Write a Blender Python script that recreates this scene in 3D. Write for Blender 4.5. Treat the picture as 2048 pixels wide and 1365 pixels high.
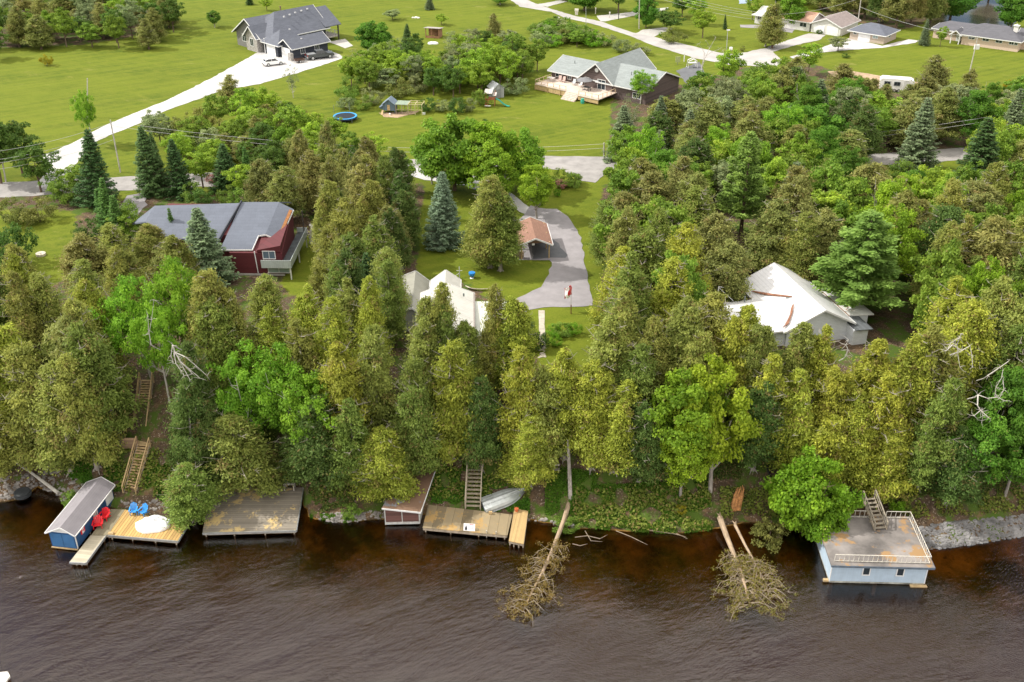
import bpy, math, random
import numpy as np
from mathutils import Vector, Matrix, noise as mnoise
R = math.radians
for o in list(bpy.data.objects): bpy.data.objects.remove(o)
scn = bpy.context.scene
COL = scn.collection
# ---------------------------------------------------------------- camera
CF = 2100.; CT = R(29.5); CH = 66.
cd = bpy.data.cameras.new('camera'); cam = bpy.data.objects.new('camera', cd); COL.objects.link(cam)
cam.location = (0, 0, CH); cam.rotation_euler = (R(90)-CT, 0, 0)
cd.sensor_width = 36; cd.lens = 36*CF/2048; cd.clip_start = 1; cd.clip_end = 6000
scn.camera = cam
# ---------------------------------------------------------------- light
SUN_EL = R(45); SUN_DIR = Vector((-0.985, 0.17, 0)).normalized()      # horizontal direction towards the sun
world = bpy.data.worlds.new('World'); scn.world = world; world.use_nodes = True
wn = world.node_tree.nodes; wl = world.node_tree.links
bg = wn['Background']; sky = wn.new('ShaderNodeTexSky'); sky.sky_type = 'NISHITA'; sky.sun_disc = False
sky.sun_elevation = SUN_EL; sky.sun_rotation = math.atan2(SUN_DIR.x, SUN_DIR.y)
sky.air_density = 1.0; sky.dust_density = 1.5
bg.inputs[1].default_value = 0.115
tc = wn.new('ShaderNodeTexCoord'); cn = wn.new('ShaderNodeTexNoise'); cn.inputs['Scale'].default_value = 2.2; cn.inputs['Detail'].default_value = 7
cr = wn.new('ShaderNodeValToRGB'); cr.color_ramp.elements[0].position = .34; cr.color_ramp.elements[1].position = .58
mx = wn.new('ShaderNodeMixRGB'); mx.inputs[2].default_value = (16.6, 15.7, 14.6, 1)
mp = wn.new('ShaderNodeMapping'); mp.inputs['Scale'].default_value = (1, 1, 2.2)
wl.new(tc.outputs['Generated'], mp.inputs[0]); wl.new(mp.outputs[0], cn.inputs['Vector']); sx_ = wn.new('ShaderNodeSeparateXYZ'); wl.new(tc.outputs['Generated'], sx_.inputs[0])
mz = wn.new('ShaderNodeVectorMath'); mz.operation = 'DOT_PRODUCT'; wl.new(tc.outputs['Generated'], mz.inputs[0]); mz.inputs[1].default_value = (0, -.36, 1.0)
mc = wn.new('ShaderNodeMapRange'); wl.new(mz.outputs['Value'], mc.inputs[0]); mc.inputs[1].default_value = .37; mc.inputs[2].default_value = .51; mc.inputs[3].default_value = -.30; mc.inputs[4].default_value = .22  # cloud cover shaped by direction: added behind camera as fill, cleared low ahead
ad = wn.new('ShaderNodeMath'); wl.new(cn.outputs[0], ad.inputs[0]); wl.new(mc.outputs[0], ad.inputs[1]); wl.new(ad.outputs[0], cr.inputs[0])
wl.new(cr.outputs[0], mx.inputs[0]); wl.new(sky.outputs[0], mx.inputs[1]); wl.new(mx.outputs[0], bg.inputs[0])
sd = bpy.data.lights.new('sun', 'SUN'); sd.energy = 4.5; sd.angle = R(.5); sd.color = (1, .955, .87)
sun = bpy.data.objects.new('sun', sd); COL.objects.link(sun)
tosun = Vector((SUN_DIR.x*math.cos(SUN_EL), SUN_DIR.y*math.cos(SUN_EL), math.sin(SUN_EL)))
sun.rotation_euler = tosun.to_track_quat('Z', 'Y').to_euler()
sun.location = (0, 100, 200)
vs = scn.view_settings; vs.view_transform = 'Standard'; vs.look = 'None'; vs.gamma = 1; vs.use_curve_mapping = False
vs.exposure = 0.17
# ---------------------------------------------------------------- pixel -> world
ST, CTH = math.sin(CT), math.cos(CT)
def P(px, py, h=8.):
    dx = (px-1024)/CF; dy = (py-682.5)/CF
    t = (CH-h)/(ST+dy*CTH)
    return Vector((t*dx, t*(CTH-dy*ST), h))
def proj(p):
    x, y, z = p[0], p[1], p[2]-CH
    f = y*CTH-z*ST; u = y*ST+z*CTH
    return (1024+CF*x/f, 682.5-CF*u/f)
# ---------------------------------------------------------------- ground height
SH = [(-500,1000),(-60,1002),(0,1005),(45,1000),(75,975),(112,985),(122,1000),(135,1020),(200,1012),(240,1022),(300,1035),(370,1045),(398,1040),(412,992),(600,984),(618,1036),
      (690,1046),(780,1038),(850,1030),(1050,1038),(1150,1057),(1250,1062),(1350,1068),(1400,1064),(1440,1056),(1490,1046),(1560,1050),
      (1650,1040),(1760,1040),(1850,1100),(1920,1092),(2048,1072),(2150,1064),(2500,1040)]
SW = [P(a, b, 0.) for a, b in SH]
SX = [p.x for p in SW]; SY = [p.y for p in SW]
PR = [(-60,-3.2),(-25,-3.0),(-10,-2.0),(-4,-1.1),(-1,-.5),(-.15,-.25),(.15,.3),(1.2,.65),(3.5,1.9),(9.5,6.3),(12,7.5),(15,7.95),(17,8.0),(5000,8.0)]
PX = [a for a, b in PR]; PZ = [b for a, b in PR]
def shore(x): return float(np.interp(x, SX, SY))
def G(x, y):
    d = y-shore(x); z = float(np.interp(d, PX, PZ))
    if 0.5 < d < 16:
        k = min(1, (d-.5)/2, (16-d)/3); z += k*.35*mnoise.noise(Vector((x*.25, y*.25, 0)))+k*.12*mnoise.noise(Vector((x*.9, y*.9, 3)))
    return z
def PG(px, py, up=0.):                       # pixel on the ground (plus height up)
    z = 8.
    for _ in range(25):
        p = P(px, py, z+up); z = .5*z+.5*G(p.x, p.y)
    p = P(px, py, z+up); return Vector((p.x, p.y, G(p.x, p.y)))
# ---------------------------------------------------------------- materials
MATS = {}
def newmat(name):
    m = bpy.data.materials.new(name); m.use_nodes = True; n = m.node_tree.nodes; n.clear()
    out = n.new('ShaderNodeOutputMaterial'); b = n.new('ShaderNodeBsdfPrincipled')
    m.node_tree.links.new(b.outputs[0], out.inputs[0]); MATS[name] = m
    return m, n, m.node_tree.links, b, out
def ramp(n, l, src, p0, p1, c0=(0,0,0,1), c1=(1,1,1,1)):
    r = n.new('ShaderNodeValToRGB'); r.color_ramp.elements[0].position = p0; r.color_ramp.elements[1].position = p1
    r.color_ramp.elements[0].color = c0; r.color_ramp.elements[1].color = c1; l.new(src, r.inputs[0]); return r.outputs[0]
def c4(c): return (c[0], c[1], c[2], 1)
def tex(n, l, scale, detail=5, rough=.6, coord='Object', stretch=None, rot=None, dist=0):
    t = n.new('ShaderNodeTexCoord'); x = n.new('ShaderNodeTexNoise'); x.inputs['Scale'].default_value = scale
    x.inputs['Detail'].default_value = detail; x.inputs['Roughness'].default_value = rough; x.inputs['Distortion'].default_value = dist
    m = n.new('ShaderNodeMapping'); l.new(t.outputs[coord], m.inputs[0]); l.new(m.outputs[0], x.inputs['Vector'])
    if rot: m.inputs['Rotation'].default_value = rot
    if stretch:
        m3 = n.new('ShaderNodeMapping'); l.new(m.outputs[0], m3.inputs[0]); l.new(m3.outputs[0], x.inputs['Vector']); m3.inputs['Scale'].default_value = stretch
    return x.outputs[0]
def mix(n, l, f, a, b, typ='MIX'):
    m = n.new('ShaderNodeMixRGB'); m.blend_type = typ
    for i, v in ((0, f), (1, a), (2, b)):
        if hasattr(v, 'is_linked') or hasattr(v, 'links'): l.new(v, m.inputs[i])
        elif i == 0: m.inputs[0].default_value = v
        else: m.inputs[i].default_value = c4(v)
    return m.outputs[0]
def bump(n, l, b, h, strength=.3, dist=.05):
    x = n.new('ShaderNodeBump'); x.inputs['Strength'].default_value = strength; x.inputs['Distance'].default_value = dist
    l.new(h, x.inputs['Height']); l.new(x.outputs[0], b.inputs['Normal'])
def M(name, col, rough=.7, var=.25, scale=3., metal=0., col2=None, bmp=.15, stretch=None, spots=None):
    """plain surface with mottled tone; spots=(colour, threshold, scale) adds stains of leaf litter or rust"""
    if name in MATS: return MATS[name]
    m, n, l, b, o = newmat(name)
    a = tex(n, l, scale, stretch=stretch)
    c2 = col2 or tuple(v*(1-var) for v in col); c1 = tuple(min(1, v*(1+var*.6)) for v in col)
    c = mix(n, l, ramp(n, l, a, .32, .68), c2, c1)
    if spots:
        s = tex(n, l, spots[2], 6, .7); c = mix(n, l, ramp(n, l, s, spots[1], spots[1]+.05), c, spots[0])
        f = tex(n, l, spots[2]*9, 3); 
    l.new(c, b.inputs['Base Color']); b.inputs['Roughness'].default_value = rough; b.inputs['Metallic'].default_value = metal
    fine = tex(n, l, scale*8, 4, stretch=stretch); bump(n, l, b, fine, bmp, .03)
    return m
def MB_(name, col, width, axis='X', rough=.7, groove=.5, var=.3, coord='Object', rotz=0., spots=None, metal=0., gap=.06, spread=None, spec=None):
    """boards, siding, seams: stripes of the given width (m) with per-board tone"""
    if name in MATS: return MATS[name]
    m, n, l, b, o = newmat(name)
    t = n.new('ShaderNodeTexCoord'); mp = n.new('ShaderNodeMapping'); l.new(t.outputs[coord], mp.inputs[0]); mp.inputs['Rotation'].default_value = (0, 0, rotz)
    sp = n.new('ShaderNodeSeparateXYZ'); l.new(mp.outputs[0], sp.inputs[0]); s = sp.outputs['XYZ'.index(axis)]
    dv = n.new('ShaderNodeMath'); dv.operation = 'DIVIDE'; l.new(s, dv.inputs[0]); dv.inputs[1].default_value = width
    fl = n.new('ShaderNodeMath'); fl.operation = 'FLOOR'; l.new(dv.outputs[0], fl.inputs[0])
    fr = n.new('ShaderNodeMath'); fr.operation = 'FRACT'; l.new(dv.outputs[0], fr.inputs[0])
    wn_ = n.new('ShaderNodeTexWhiteNoise'); wn_.noise_dimensions = '1D'; l.new(fl.outputs[0], wn_.inputs['W'])
    c = mix(n, l, wn_.outputs['Value'], tuple(v*(1-var) for v in col), tuple(min(1, v*(1+var)) for v in col))
    a = tex(n, l, 1.3, 6); c = mix(n, l, ramp(n, l, a, .35, .7), c, tuple(v*.75 for v in (spread or col)), 'MIX') if spread else mix(n, l, .35, c, mix(n, l, ramp(n, l, a, .3, .7), tuple(v*.6 for v in col), col))
    g = n.new('ShaderNodeMath'); g.operation = 'LESS_THAN'; l.new(fr.outputs[0], g.inputs[0]); g.inputs[1].default_value = gap
    gm = n.new('ShaderNodeMath'); gm.operation = 'MULTIPLY'; l.new(g.outputs[0], gm.inputs[0]); gm.inputs[1].default_value = groove
    c = mix(n, l, gm.outputs[0], c, tuple(v*.15 for v in col))
    if spots:
        q = tex(n, l, spots[2], 7, .75); c = mix(n, l, ramp(n, l, q, spots[1], spots[1]+.06), c, spots[0])
    l.new(c, b.inputs['Base Color']); b.inputs['Roughness'].default_value = rough; b.inputs['Metallic'].default_value = metal
    bump(n, l, b, fr.outputs[0], .25, .02)
    return m
def shingle(name, col, var=.25, spots=None, w=.9, h=.22):
    if name in MATS: return MATS[name]
    m, n, l, b, o = newmat(name)
    t = n.new('ShaderNodeTexCoord'); br = n.new('ShaderNodeTexBrick'); mp = n.new('ShaderNodeMapping'); l.new(t.outputs['UV'], mp.inputs[0]); l.new(mp.outputs[0], br.inputs[0])
    br.inputs['Scale'].default_value = 1; br.inputs['Brick Width'].default_value = w; br.inputs['Row Height'].default_value = h; br.inputs['Mortar Size'].default_value = .012
    br.inputs['Color1'].default_value = c4(tuple(v*(1-var) for v in col)); br.inputs['Color2'].default_value = c4(tuple(min(1, v*(1+var)) for v in col)); br.inputs['Mortar'].default_value = c4(tuple(v*.5 for v in col))
    a = tex(n, l, .6, 6, .65); c = mix(n, l, .45, br.outputs[0], mix(n, l, ramp(n, l, a, .3, .7), tuple(v*.65 for v in col), tuple(v*1.15 for v in col)))
    f = tex(n, l, 14, 3); c = mix(n, l, .3, c, mix(n, l, ramp(n, l, f, .3, .7), tuple(v*.55 for v in col), tuple(v*1.3 for v in col)))
    if spots:
        q = tex(n, l, spots[2], 8, .75); c = mix(n, l, ramp(n, l, q, spots[1], spots[1]+.07), c, spots[0])
    l.new(c, b.inputs['Base Color']); b.inputs['Roughness'].default_value = .85
    bump(n, l, b, br.outputs['Fac'], .3, .02)
    return m
def glass(name, col=(.02,.03,.04)):
    if name in MATS: return MATS[name]
    m, n, l, b, o = newmat(name); b.inputs['Base Color'].default_value = c4(col); b.inputs['Roughness'].default_value = .06
    b.inputs['IOR'].default_value = 1.6; return m
def foliage(name, trans=.45, rough=.55):
    m, n, l, b, o = newmat(name)
    oi = n.new('ShaderNodeObjectInfo'); at = n.new('ShaderNodeAttribute'); at.attribute_name = 'tint'
    a2 = n.new('ShaderNodeAttribute'); a2.attribute_name = 'brown'
    v = n.new('ShaderNodeMapRange'); l.new(at.outputs['Fac'], v.inputs[0]); v.inputs[3].default_value = .60; v.inputs[4].default_value = 1.45
    hs = n.new('ShaderNodeHueSaturation'); l.new(oi.outputs['Color'], hs.inputs['Color']); l.new(v.outputs[0], hs.inputs['Value'])
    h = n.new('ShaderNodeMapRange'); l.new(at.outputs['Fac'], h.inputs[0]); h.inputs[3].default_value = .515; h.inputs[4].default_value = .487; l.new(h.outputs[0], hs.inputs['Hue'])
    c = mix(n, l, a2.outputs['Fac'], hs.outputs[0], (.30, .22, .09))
    l.new(c, b.inputs['Base Color']); b.inputs['Roughness'].default_value = rough; b.inputs['Specular IOR Level'].default_value = .18
    tr = n.new('ShaderNodeBsdfTranslucent'); l.new(c, tr.inputs[0]); ms = n.new('ShaderNodeMixShader'); ms.inputs[0].default_value = trans
    l.new(b.outputs[0], ms.inputs[1]); l.new(tr.outputs[0], ms.inputs[2]); l.new(ms.outputs[0], o.inputs[0])
    return m
MF = foliage('foliage')
bark_grey = M('bark_grey', (.30,.27,.24), .9, .4, 4, stretch=(1,1,.25), bmp=.5)
bark_brown = M('bark_brown', (.13,.09,.065), .9, .4, 4, stretch=(1,1,.25), bmp=.5)
bark_pale = M('bark_pale', (.44,.415,.37), .85, .35, 3, stretch=(1,1,.6), bmp=.4)
deadwood = M('dead_wood', (.52,.46,.38), .85, .35, 3, bmp=.4)
white_trim = M('white_trim', (.68,.68,.68), .5, .08, 2)
grey_metal = M('grey_metal', (.55,.56,.57), .4, .15, 3, metal=.6)
alu = M('aluminium', (.62,.64,.65), .35, .18, 2.5, metal=.75)
dark_gl = glass('window_glass')
# ---------------------------------------------------------------- mesh builder
class MB:
    def __init__(s): s.v = []; s.f = []; s.uv = []; s.mi = []
    def face(s, pts, uv=None, mi=0):
        k = len(s.v); s.v += [tuple(p) for p in pts]; s.f.append(tuple(range(k, k+len(pts)))); s.mi.append(mi)
        if uv is None:
            p = [Vector(q) for q in pts]; nrm = Vector((0,0,0))
            for i in range(len(p)): nrm += (p[i]-p[0]).cross(p[(i+1) % len(p)]-p[0])
            if nrm.length < 1e-9: nrm = Vector((0,0,1))
            nrm.normalize(); u = Vector((0,0,1)).cross(nrm)
            if u.length < .05: u = Vector((1,0,0))
            u.normalize(); w = nrm.cross(u); uv = [((q-Vector((0,0,0))).dot(u), q.dot(w)) for q in p]
        s.uv += uv
    def prism(s, bot, top, mi=0):                         # matching loops, closed solid
        n = len(bot); s.face(list(reversed(bot)), mi=mi); s.face(top, mi=mi)
        for i in range(n): j = (i+1) % n; s.face([bot[i], bot[j], top[j], top[i]], mi=mi)
    def slab(s, pts, th, mi=0):                            # top outline, thickness straight down
        b = [(p[0], p[1], p[2]-th) for p in pts]; s.prism(b, [tuple(p) for p in pts], mi)
    def box(s, x0, x1, y0, y1, z0, z1, mi=0):
        s.prism([(x0,y0,z0),(x1,y0,z0),(x1,y1,z0),(x0,y1,z0)], [(x0,y0,z1),(x1,y0,z1),(x1,y1,z1),(x0,y1,z1)], mi)
    def cbox(s, c, sx, sy, sz, rz=0, rx=0, mi=0):
        m = Matrix.Translation(c) @ Matrix.Rotation(rz, 4, 'Z') @ Matrix.Rotation(rx, 4, 'X'); a, b, d = sx/2, sy/2, sz/2
        q = [m @ Vector(p) for p in ((-a,-b,-d),(a,-b,-d),(a,b,-d),(-a,b,-d),(-a,-b,d),(a,-b,d),(a,b,d),(-a,b,d))]
        s.prism(q[:4], q[4:], mi)
    def tube(s, pts, rad, n=7, mi=0, flat=1.):
        pts = [Vector(p) for p in pts]
        if not hasattr(rad, '__len__'): rad = [rad]*len(pts)
        rings = []
        for i, p in enumerate(pts):
            d = (pts[min(i+1, len(pts)-1)]-pts[max(i-1, 0)])
            if d.length < 1e-6: d = Vector((0,0,1))
            d.normalize(); a = d.cross(Vector((0,0,1)) if abs(d.z) < .9 else Vector((1,0,0))).normalized(); b = d.cross(a)
            rings.append([p+(a*math.cos(t)+b*math.sin(t)*flat)*rad[i] for t in [2*math.pi*k/n for k in range(n)]])
        for r0, r1 in zip(rings, rings[1:]):
            for k in range(n): j = (k+1) % n; s.face([r0[j], r0[k], r1[k], r1[j]], [(0,0)]*4, mi)
        s.face(rings[0], [(0,0)]*n, mi); s.face(list(reversed(rings[-1])), [(0,0)]*n, mi)
    def lathe(s, prof, n=16, c=(0,0,0), mi=0, sx=1, sy=1, cap=True):
        rg = [[(c[0]+r*sx*math.cos(2*math.pi*k/n), c[1]+r*sy*math.sin(2*math.pi*k/n), c[2]+z) for k in range(n)] for r, z in prof]
        for r0, r1 in zip(rg, rg[1:]):
            for k in range(n): j = (k+1) % n; s.face([r0[k], r0[j], r1[j], r1[k]], [(0,0)]*4, mi)
        if cap: s.face(list(reversed(rg[0])), [(0,0)]*n, mi); s.face(rg[-1], [(0,0)]*n, mi)
    def build(s, name, mat, parent=None, smooth=False, weld=False, loc=None):
        me = bpy.data.meshes.new(name); me.from_pydata(s.v, [], s.f)
        uvl = me.uv_layers.new(name='UVMap'); uvl.data.foreach_set('uv', [c for u in s.uv for c in u])
        for m_ in (mat if isinstance(mat, (list, tuple)) else [mat]): me.materials.append(m_)
        me.polygons.foreach_set('material_index', s.mi)
        if weld or smooth:
            import bmesh; bm = bmesh.new(); bm.from_mesh(me); bmesh.ops.remove_doubles(bm, verts=bm.verts, dist=.0005); bm.to_mesh(me); bm.free()
        if smooth: me.polygons.foreach_set('use_smooth', [True]*len(me.polygons))
        o = bpy.data.objects.new(name, me); COL.objects.link(o)
        if parent: o.parent = parent
        if loc is not None: o.location = loc
        return o
def tag(o, label=None, cat=None, group=None, kind=None):
    if label: o['label'] = label
    if cat: o['category'] = cat
    if group: o['group'] = group
    if kind: o['kind'] = kind
    return o
def thing(name, label, cat, loc=(0,0,0), rz=0., group=None):
    o = bpy.data.objects.new(name, None); COL.objects.link(o); o.location = loc; o.rotation_euler = (0,0,rz); o.empty_display_size = .5
    return tag(o, label, cat, group)
def dup(root, label=None, loc=None, rz=None, group=None):
    r = root.copy(); COL.objects.link(r)
    if loc is not None: r.location = loc
    if rz is not None: r.rotation_euler = (0,0,rz)
    if label: r['label'] = label
    if group: r['group'] = group
    for ch in list(root.children):
        c = ch.copy(); COL.objects.link(c); c.parent = r
        for g in ch.children: d = g.copy(); COL.objects.link(d); d.parent = c
    return r
def one(mb, name, mat, label, cat, group=None, smooth=False, base=None):
    """thing that is a single mesh, origin moved to its base"""
    o = mb.build(name, mat, smooth=smooth)
    if base is not None:
        o.data.transform(Matrix.Translation(-Vector(base))); o.location = base
    return tag(o, label, cat, group)
# ================================================================ SETTING
def attr_face(me, name, vals):
    a = me.attributes.new(name, 'FLOAT', 'FACE'); a.data.foreach_set('value', np.asarray(vals, dtype=np.float32))
def inpoly(x, y, poly):
    c = False; j = len(poly)-1
    for i in range(len(poly)):
        xi, yi = poly[i]; xj, yj = poly[j]
        if (yi > y) != (yj > y) and x < (xj-xi)*(y-yi)/(yj-yi)+xi: c = not c
        j = i
    return c
LAWN = [[(830,560),(850,350),(1200,345),(1205,740),(1090,760),(1040,640),(930,560)], [(-200,415),(150,420),(150,560),(90,575),(-200,560)],
        [(585,470),(640,470),(640,590),(560,590)], [(1740,318),(2000,310),(2000,400),(1740,390)], [(230,372),(700,366),(830,350),(830,368),(500,385),(230,400)]]
WOOD = [[(-300,-80),(335,-80),(330,10),(270,75),(150,92),(0,96),(-300,100)],
        [(1220,200),(1330,170),(1400,165),(1480,135),(1620,125),(1760,175),(1900,180),(2400,200),(2400,330),(1220,330)], [(1640,-80),(1900,-80),(1880,30),(1820,60),(1640,40)]]
def zone(x, y):
    p = proj((x, y, 8)); d = y-shore(x)
    if d < 12.5:
        return 1., 0.
    for w in LAWN:
        if inpoly(p[0], p[1], w): return 0., 0.
    for w in WOOD:
        if inpoly(p[0], p[1], w): return 1., 0.
    if p[1] > 366: return 1., 0.
    return 0., 0.
xs = np.concatenate([[-1500,-900,-500,-320], np.arange(-220,-75,2.), np.arange(-75,75,.8), np.arange(75,221,2.), [320,500,900,1500]])
ys = np.concatenate([[-600,-200,-60], np.arange(0,70,5.), np.arange(70,102,.45), np.arange(102,300,1.8), [310,340,400,600,1000,2200]])
vx = []; zn = []
for y in ys:
    for x in xs:
        vx.append((x, y, G(x, y))); zn.append(zone(x, y)[0])
ZZ = np.array(zn).reshape(len(ys), len(xs))
for _ in range(3):
    Q = np.pad(ZZ, 1, 'edge'); ZZ = (Q[:-2,1:-1]+Q[2:,1:-1]+Q[1:-1,:-2]+Q[1:-1,2:]+2*Q[1:-1,1:-1])/6
zn = ZZ.ravel()
nx = len(xs); fc = [(j*nx+i, j*nx+i+1, (j+1)*nx+i+1, (j+1)*nx+i) for j in range(len(ys)-1) for i in range(nx-1)]
me = bpy.data.meshes.new('ground'); me.from_pydata([tuple(map(float, v)) for v in vx], [], fc)
a = me.attributes.new('wood', 'FLOAT', 'POINT'); a.data.foreach_set('value', np.array(zn, dtype=np.float32))
me.polygons.foreach_set('use_smooth', [True]*len(fc))
m, n, l, b, o_ = newmat('ground')
at = n.new('ShaderNodeAttribute'); at.attribute_name = 'wood'
geo = n.new('ShaderNodeNewGeometry'); sp = n.new('ShaderNodeSeparateXYZ'); l.new(geo.outputs['Position'], sp.inputs[0])
big = tex(n, l, .06, 7, .65, stretch=(1,1.8,1)); med = tex(n, l, .35, 6, .7, stretch=(1,2.2,1), rot=(0,0,.5), dist=.6); fin = tex(n, l, 3.5, 6, .75)
g1 = mix(n, l, ramp(n, l, big, .35, .65), (.046,.082,.003), (.116,.148,.008))
g1 = mix(n, l, ramp(n, l, med, .40, .72), g1, (.150,.165,.016))
g1 = mix(n, l, ramp(n, l, tex(n, l, .12, 6, .7, stretch=(1,2.5,1), rot=(0,0,.3)), .60, .76), g1, (.32,.28,.10))
g1 = mix(n, l, .35, g1, mix(n, l, ramp(n, l, fin, .35, .65), (.036,.062,.003), (.155,.185,.016)))
st_ = tex(n, l, .9, 2, .4, stretch=(.06,1,1), rot=(0,0,-.55)); g1 = mix(n, l, ramp(n, l, st_, .42, .60), g1, mix(n, l, .5, g1, (.135,.165,.012)))
fl = mix(n, l, ramp(n, l, fin, .35, .7), (.040,.028,.018), (.125,.085,.055))
fl = mix(n, l, ramp(n, l, tex(n, l, .5, 6, .7), .5, .7), fl, (.17,.105,.055))
fl = mix(n, l, ramp(n, l, tex(n, l, 6, 2, .5), .62, .66), fl, (.27,.22,.17))
fl = mix(n, l, ramp(n, l, tex(n, l, .4, 6, .7, rot=(0,0,1)), .48, .58), fl, (.060,.100,.014))
wz = n.new('ShaderNodeMath'); wz.operation = 'ADD'; l.new(at.outputs['Fac'], wz.inputs[0])
wn2 = n.new('ShaderNodeMapRange'); l.new(tex(n, l, .8, 5, .7), wn2.inputs[0]); wn2.inputs[3].default_value = -.5; wn2.inputs[4].default_value = .5; l.new(wn2.outputs[0], wz.inputs[1])
land = mix(n, l, ramp(n, l, wz.outputs[0], .45, .6), g1, fl)
bed = mix(n, l, ramp(n, l, tex(n, l, .16, 6, .7), .44, .68), (.035,.022,.006), (.36,.20,.045))
bed = mix(n, l, ramp(n, l, tex(n, l, 1.6, 5, .6), .55, .7), bed, (.10,.055,.016))
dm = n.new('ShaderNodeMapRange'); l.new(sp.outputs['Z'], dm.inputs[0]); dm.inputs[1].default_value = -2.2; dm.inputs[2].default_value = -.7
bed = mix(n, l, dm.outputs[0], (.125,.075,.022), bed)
gt = n.new('ShaderNodeMath'); gt.operation = 'GREATER_THAN'; l.new(sp.outputs['Z'], gt.inputs[0]); gt.inputs[1].default_value = .08
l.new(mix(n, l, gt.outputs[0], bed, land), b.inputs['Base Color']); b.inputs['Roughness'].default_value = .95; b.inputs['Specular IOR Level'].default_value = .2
bump(n, l, b, fin, .5, .12)
me.materials.append(m); ground = bpy.data.objects.new('ground', me); COL.objects.link(ground); tag(ground, kind='structure')
# ---- water
m, n, l, b, o_ = newmat('water'); n.remove(b)
def wav(scale, rot, stretch, amp, det=2):
    t = tex(n, l, scale, det, .55, stretch=stretch, rot=(0,0,rot), dist=.3); q = n.new('ShaderNodeMath'); q.operation = 'MULTIPLY'; l.new(t, q.inputs[0]); q.inputs[1].default_value = amp; return q.outputs[0]
def add(a_, b_):
    q = n.new('ShaderNodeMath'); q.operation = 'ADD'; l.new(a_, q.inputs[0]); l.new(b_, q.inputs[1]); return q.outputs[0]
wA = wav(4.8, R(-52), (.45,1.7,1), .95, 3); wB = wav(5.0, R(40), (.45,1.7,1), .95, 3); rg_ = ramp(n, l, tex(n, l, .045, 3, .5), .42, .58)
wm = n.new('ShaderNodeMixRGB'); l.new(rg_, wm.inputs[0]); l.new(wA, wm.inputs[1]); l.new(wB, wm.inputs[2])
wv = add(add(wm.outputs[0], wav(1.8, R(-15), (.4,1.4,1), .6)), add(wav(.45, R(-40), (.5,1.3,1), 1.4), wav(9, R(-50), (.4,1.4,1), .12)))
wp = n.new('ShaderNodeMapRange'); l.new(tex(n, l, .09, 4, .6, stretch=(.8,1.6,1), rot=(0,0,-.5)), wp.inputs[0]); wp.inputs[1].default_value = .38; wp.inputs[2].default_value = .62; wp.inputs[3].default_value = .70; wp.inputs[4].default_value = 1.35
wq = n.new('ShaderNodeMath'); wq.operation = 'MULTIPLY'; l.new(wv, wq.inputs[0]); l.new(wp.outputs[0], wq.inputs[1]); wv = wq.outputs[0]
bp = n.new('ShaderNodeBump'); bp.inputs['Strength'].default_value = 1.; bp.inputs['Distance'].default_value = .034; l.new(wv, bp.inputs['Height'])
gl = n.new('ShaderNodeBsdfGlossy'); gl.inputs['Roughness'].default_value = .05; l.new(bp.outputs[0], gl.inputs['Normal'])
tp = n.new('ShaderNodeBsdfTransparent'); tp.inputs[0].default_value = (.74,.55,.30,1)
fz = n.new('ShaderNodeFresnel'); fz.inputs[0].default_value = 1.85; l.new(bp.outputs[0], fz.inputs['Normal'])
ms = n.new('ShaderNodeMixShader'); l.new(fz.outputs[0], ms.inputs[0]); l.new(tp.outputs[0], ms.inputs[1]); l.new(gl.outputs[0], ms.inputs[2]); l.new(ms.outputs[0], o_.inputs[0])
w = MB(); w.face([(-1500,-600,0),(1500,-600,0),(1500,93,0),(-1500,93,0)])
wo = w.build('river', m); tag(wo, kind='structure')
# ---- roads, drives, pads: sheets on the flat plateau
gravel = M('gravel', (.46,.45,.445), .95, .25, .35, bmp=.3); road_m = M('road_asphalt', (.29,.275,.265), .95, .22, .5, bmp=.3)
asph = M('drive_asphalt', (.25,.235,.245), .93, .16, .7, bmp=.3); asph_d = M('dark_or_shaded_asphalt', (.12,.125,.135), .9, .2, .8, bmp=.3)  # asph_d: real dark pad, and the tone of the painted carport shadow
conc = M('concrete', (.40,.385,.36), .9, .15, 1.5); dirt = M('sandy_dirt', (.36,.26,.17), .95, .3, 1.2, bmp=.4)
def sheet(name, pix, mat, z=8.03, sub=0):
    W0 = [P(a_, b_, z) for a_, b_ in pix]; W1 = []
    for p, q in zip(W0, W0[1:]+W0[:1]):
        L = (q-p).length; k = max(1, int(L/1.1))
        for i in range(k): v = p+(q-p)*i/k; e = .16*mnoise.noise(Vector((v.x*.6, v.y*.6, 5)))+.10*mnoise.noise(Vector((v.x*2.1, v.y*2.1, 9))); d = Vector((-(q-p).y, (q-p).x, 0)).normalized(); W1.append(v+d*e*(.5 if name in ('path','patio') else 2))
    w = MB(); w.face(W1); o = w.build(name, mat)
    import bmesh; bm = bmesh.new(); bm.from_mesh(o.data); bmesh.ops.triangulate(bm, faces=bm.faces); bm.normal_update()
    for f in bm.faces:
        if f.normal.z < 0: f.normal_flip()
    bm.to_mesh(o.data); bm.free(); return tag(o, kind='structure')
sheet('road', [(-300,378),(0,366),(240,354),(400,346),(640,338),(830,318),(950,312),(1080,312),(1205,314),(1500,318),(1740,309),(1945,294),(2300,280),(2300,306),(1945,319),(1740,332),(1480,345),(1205,342),(1080,338),(960,346),(830,350),(640,366),(400,374),(240,382),(0,396),(-300,410)], road_m)
sheet('driveway', [(85,313),(150,284),(212,250),(342,197),(428,154),(496,116),(523,102),(566,100),(588,118),(655,100),(690,114),(677,120),(602,144),(520,168),(445,181),(378,205),(333,221),(270,251),(219,270),(180,290),(150,330),(120,372),(70,374),(100,335)], gravel, 8.036)
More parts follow.
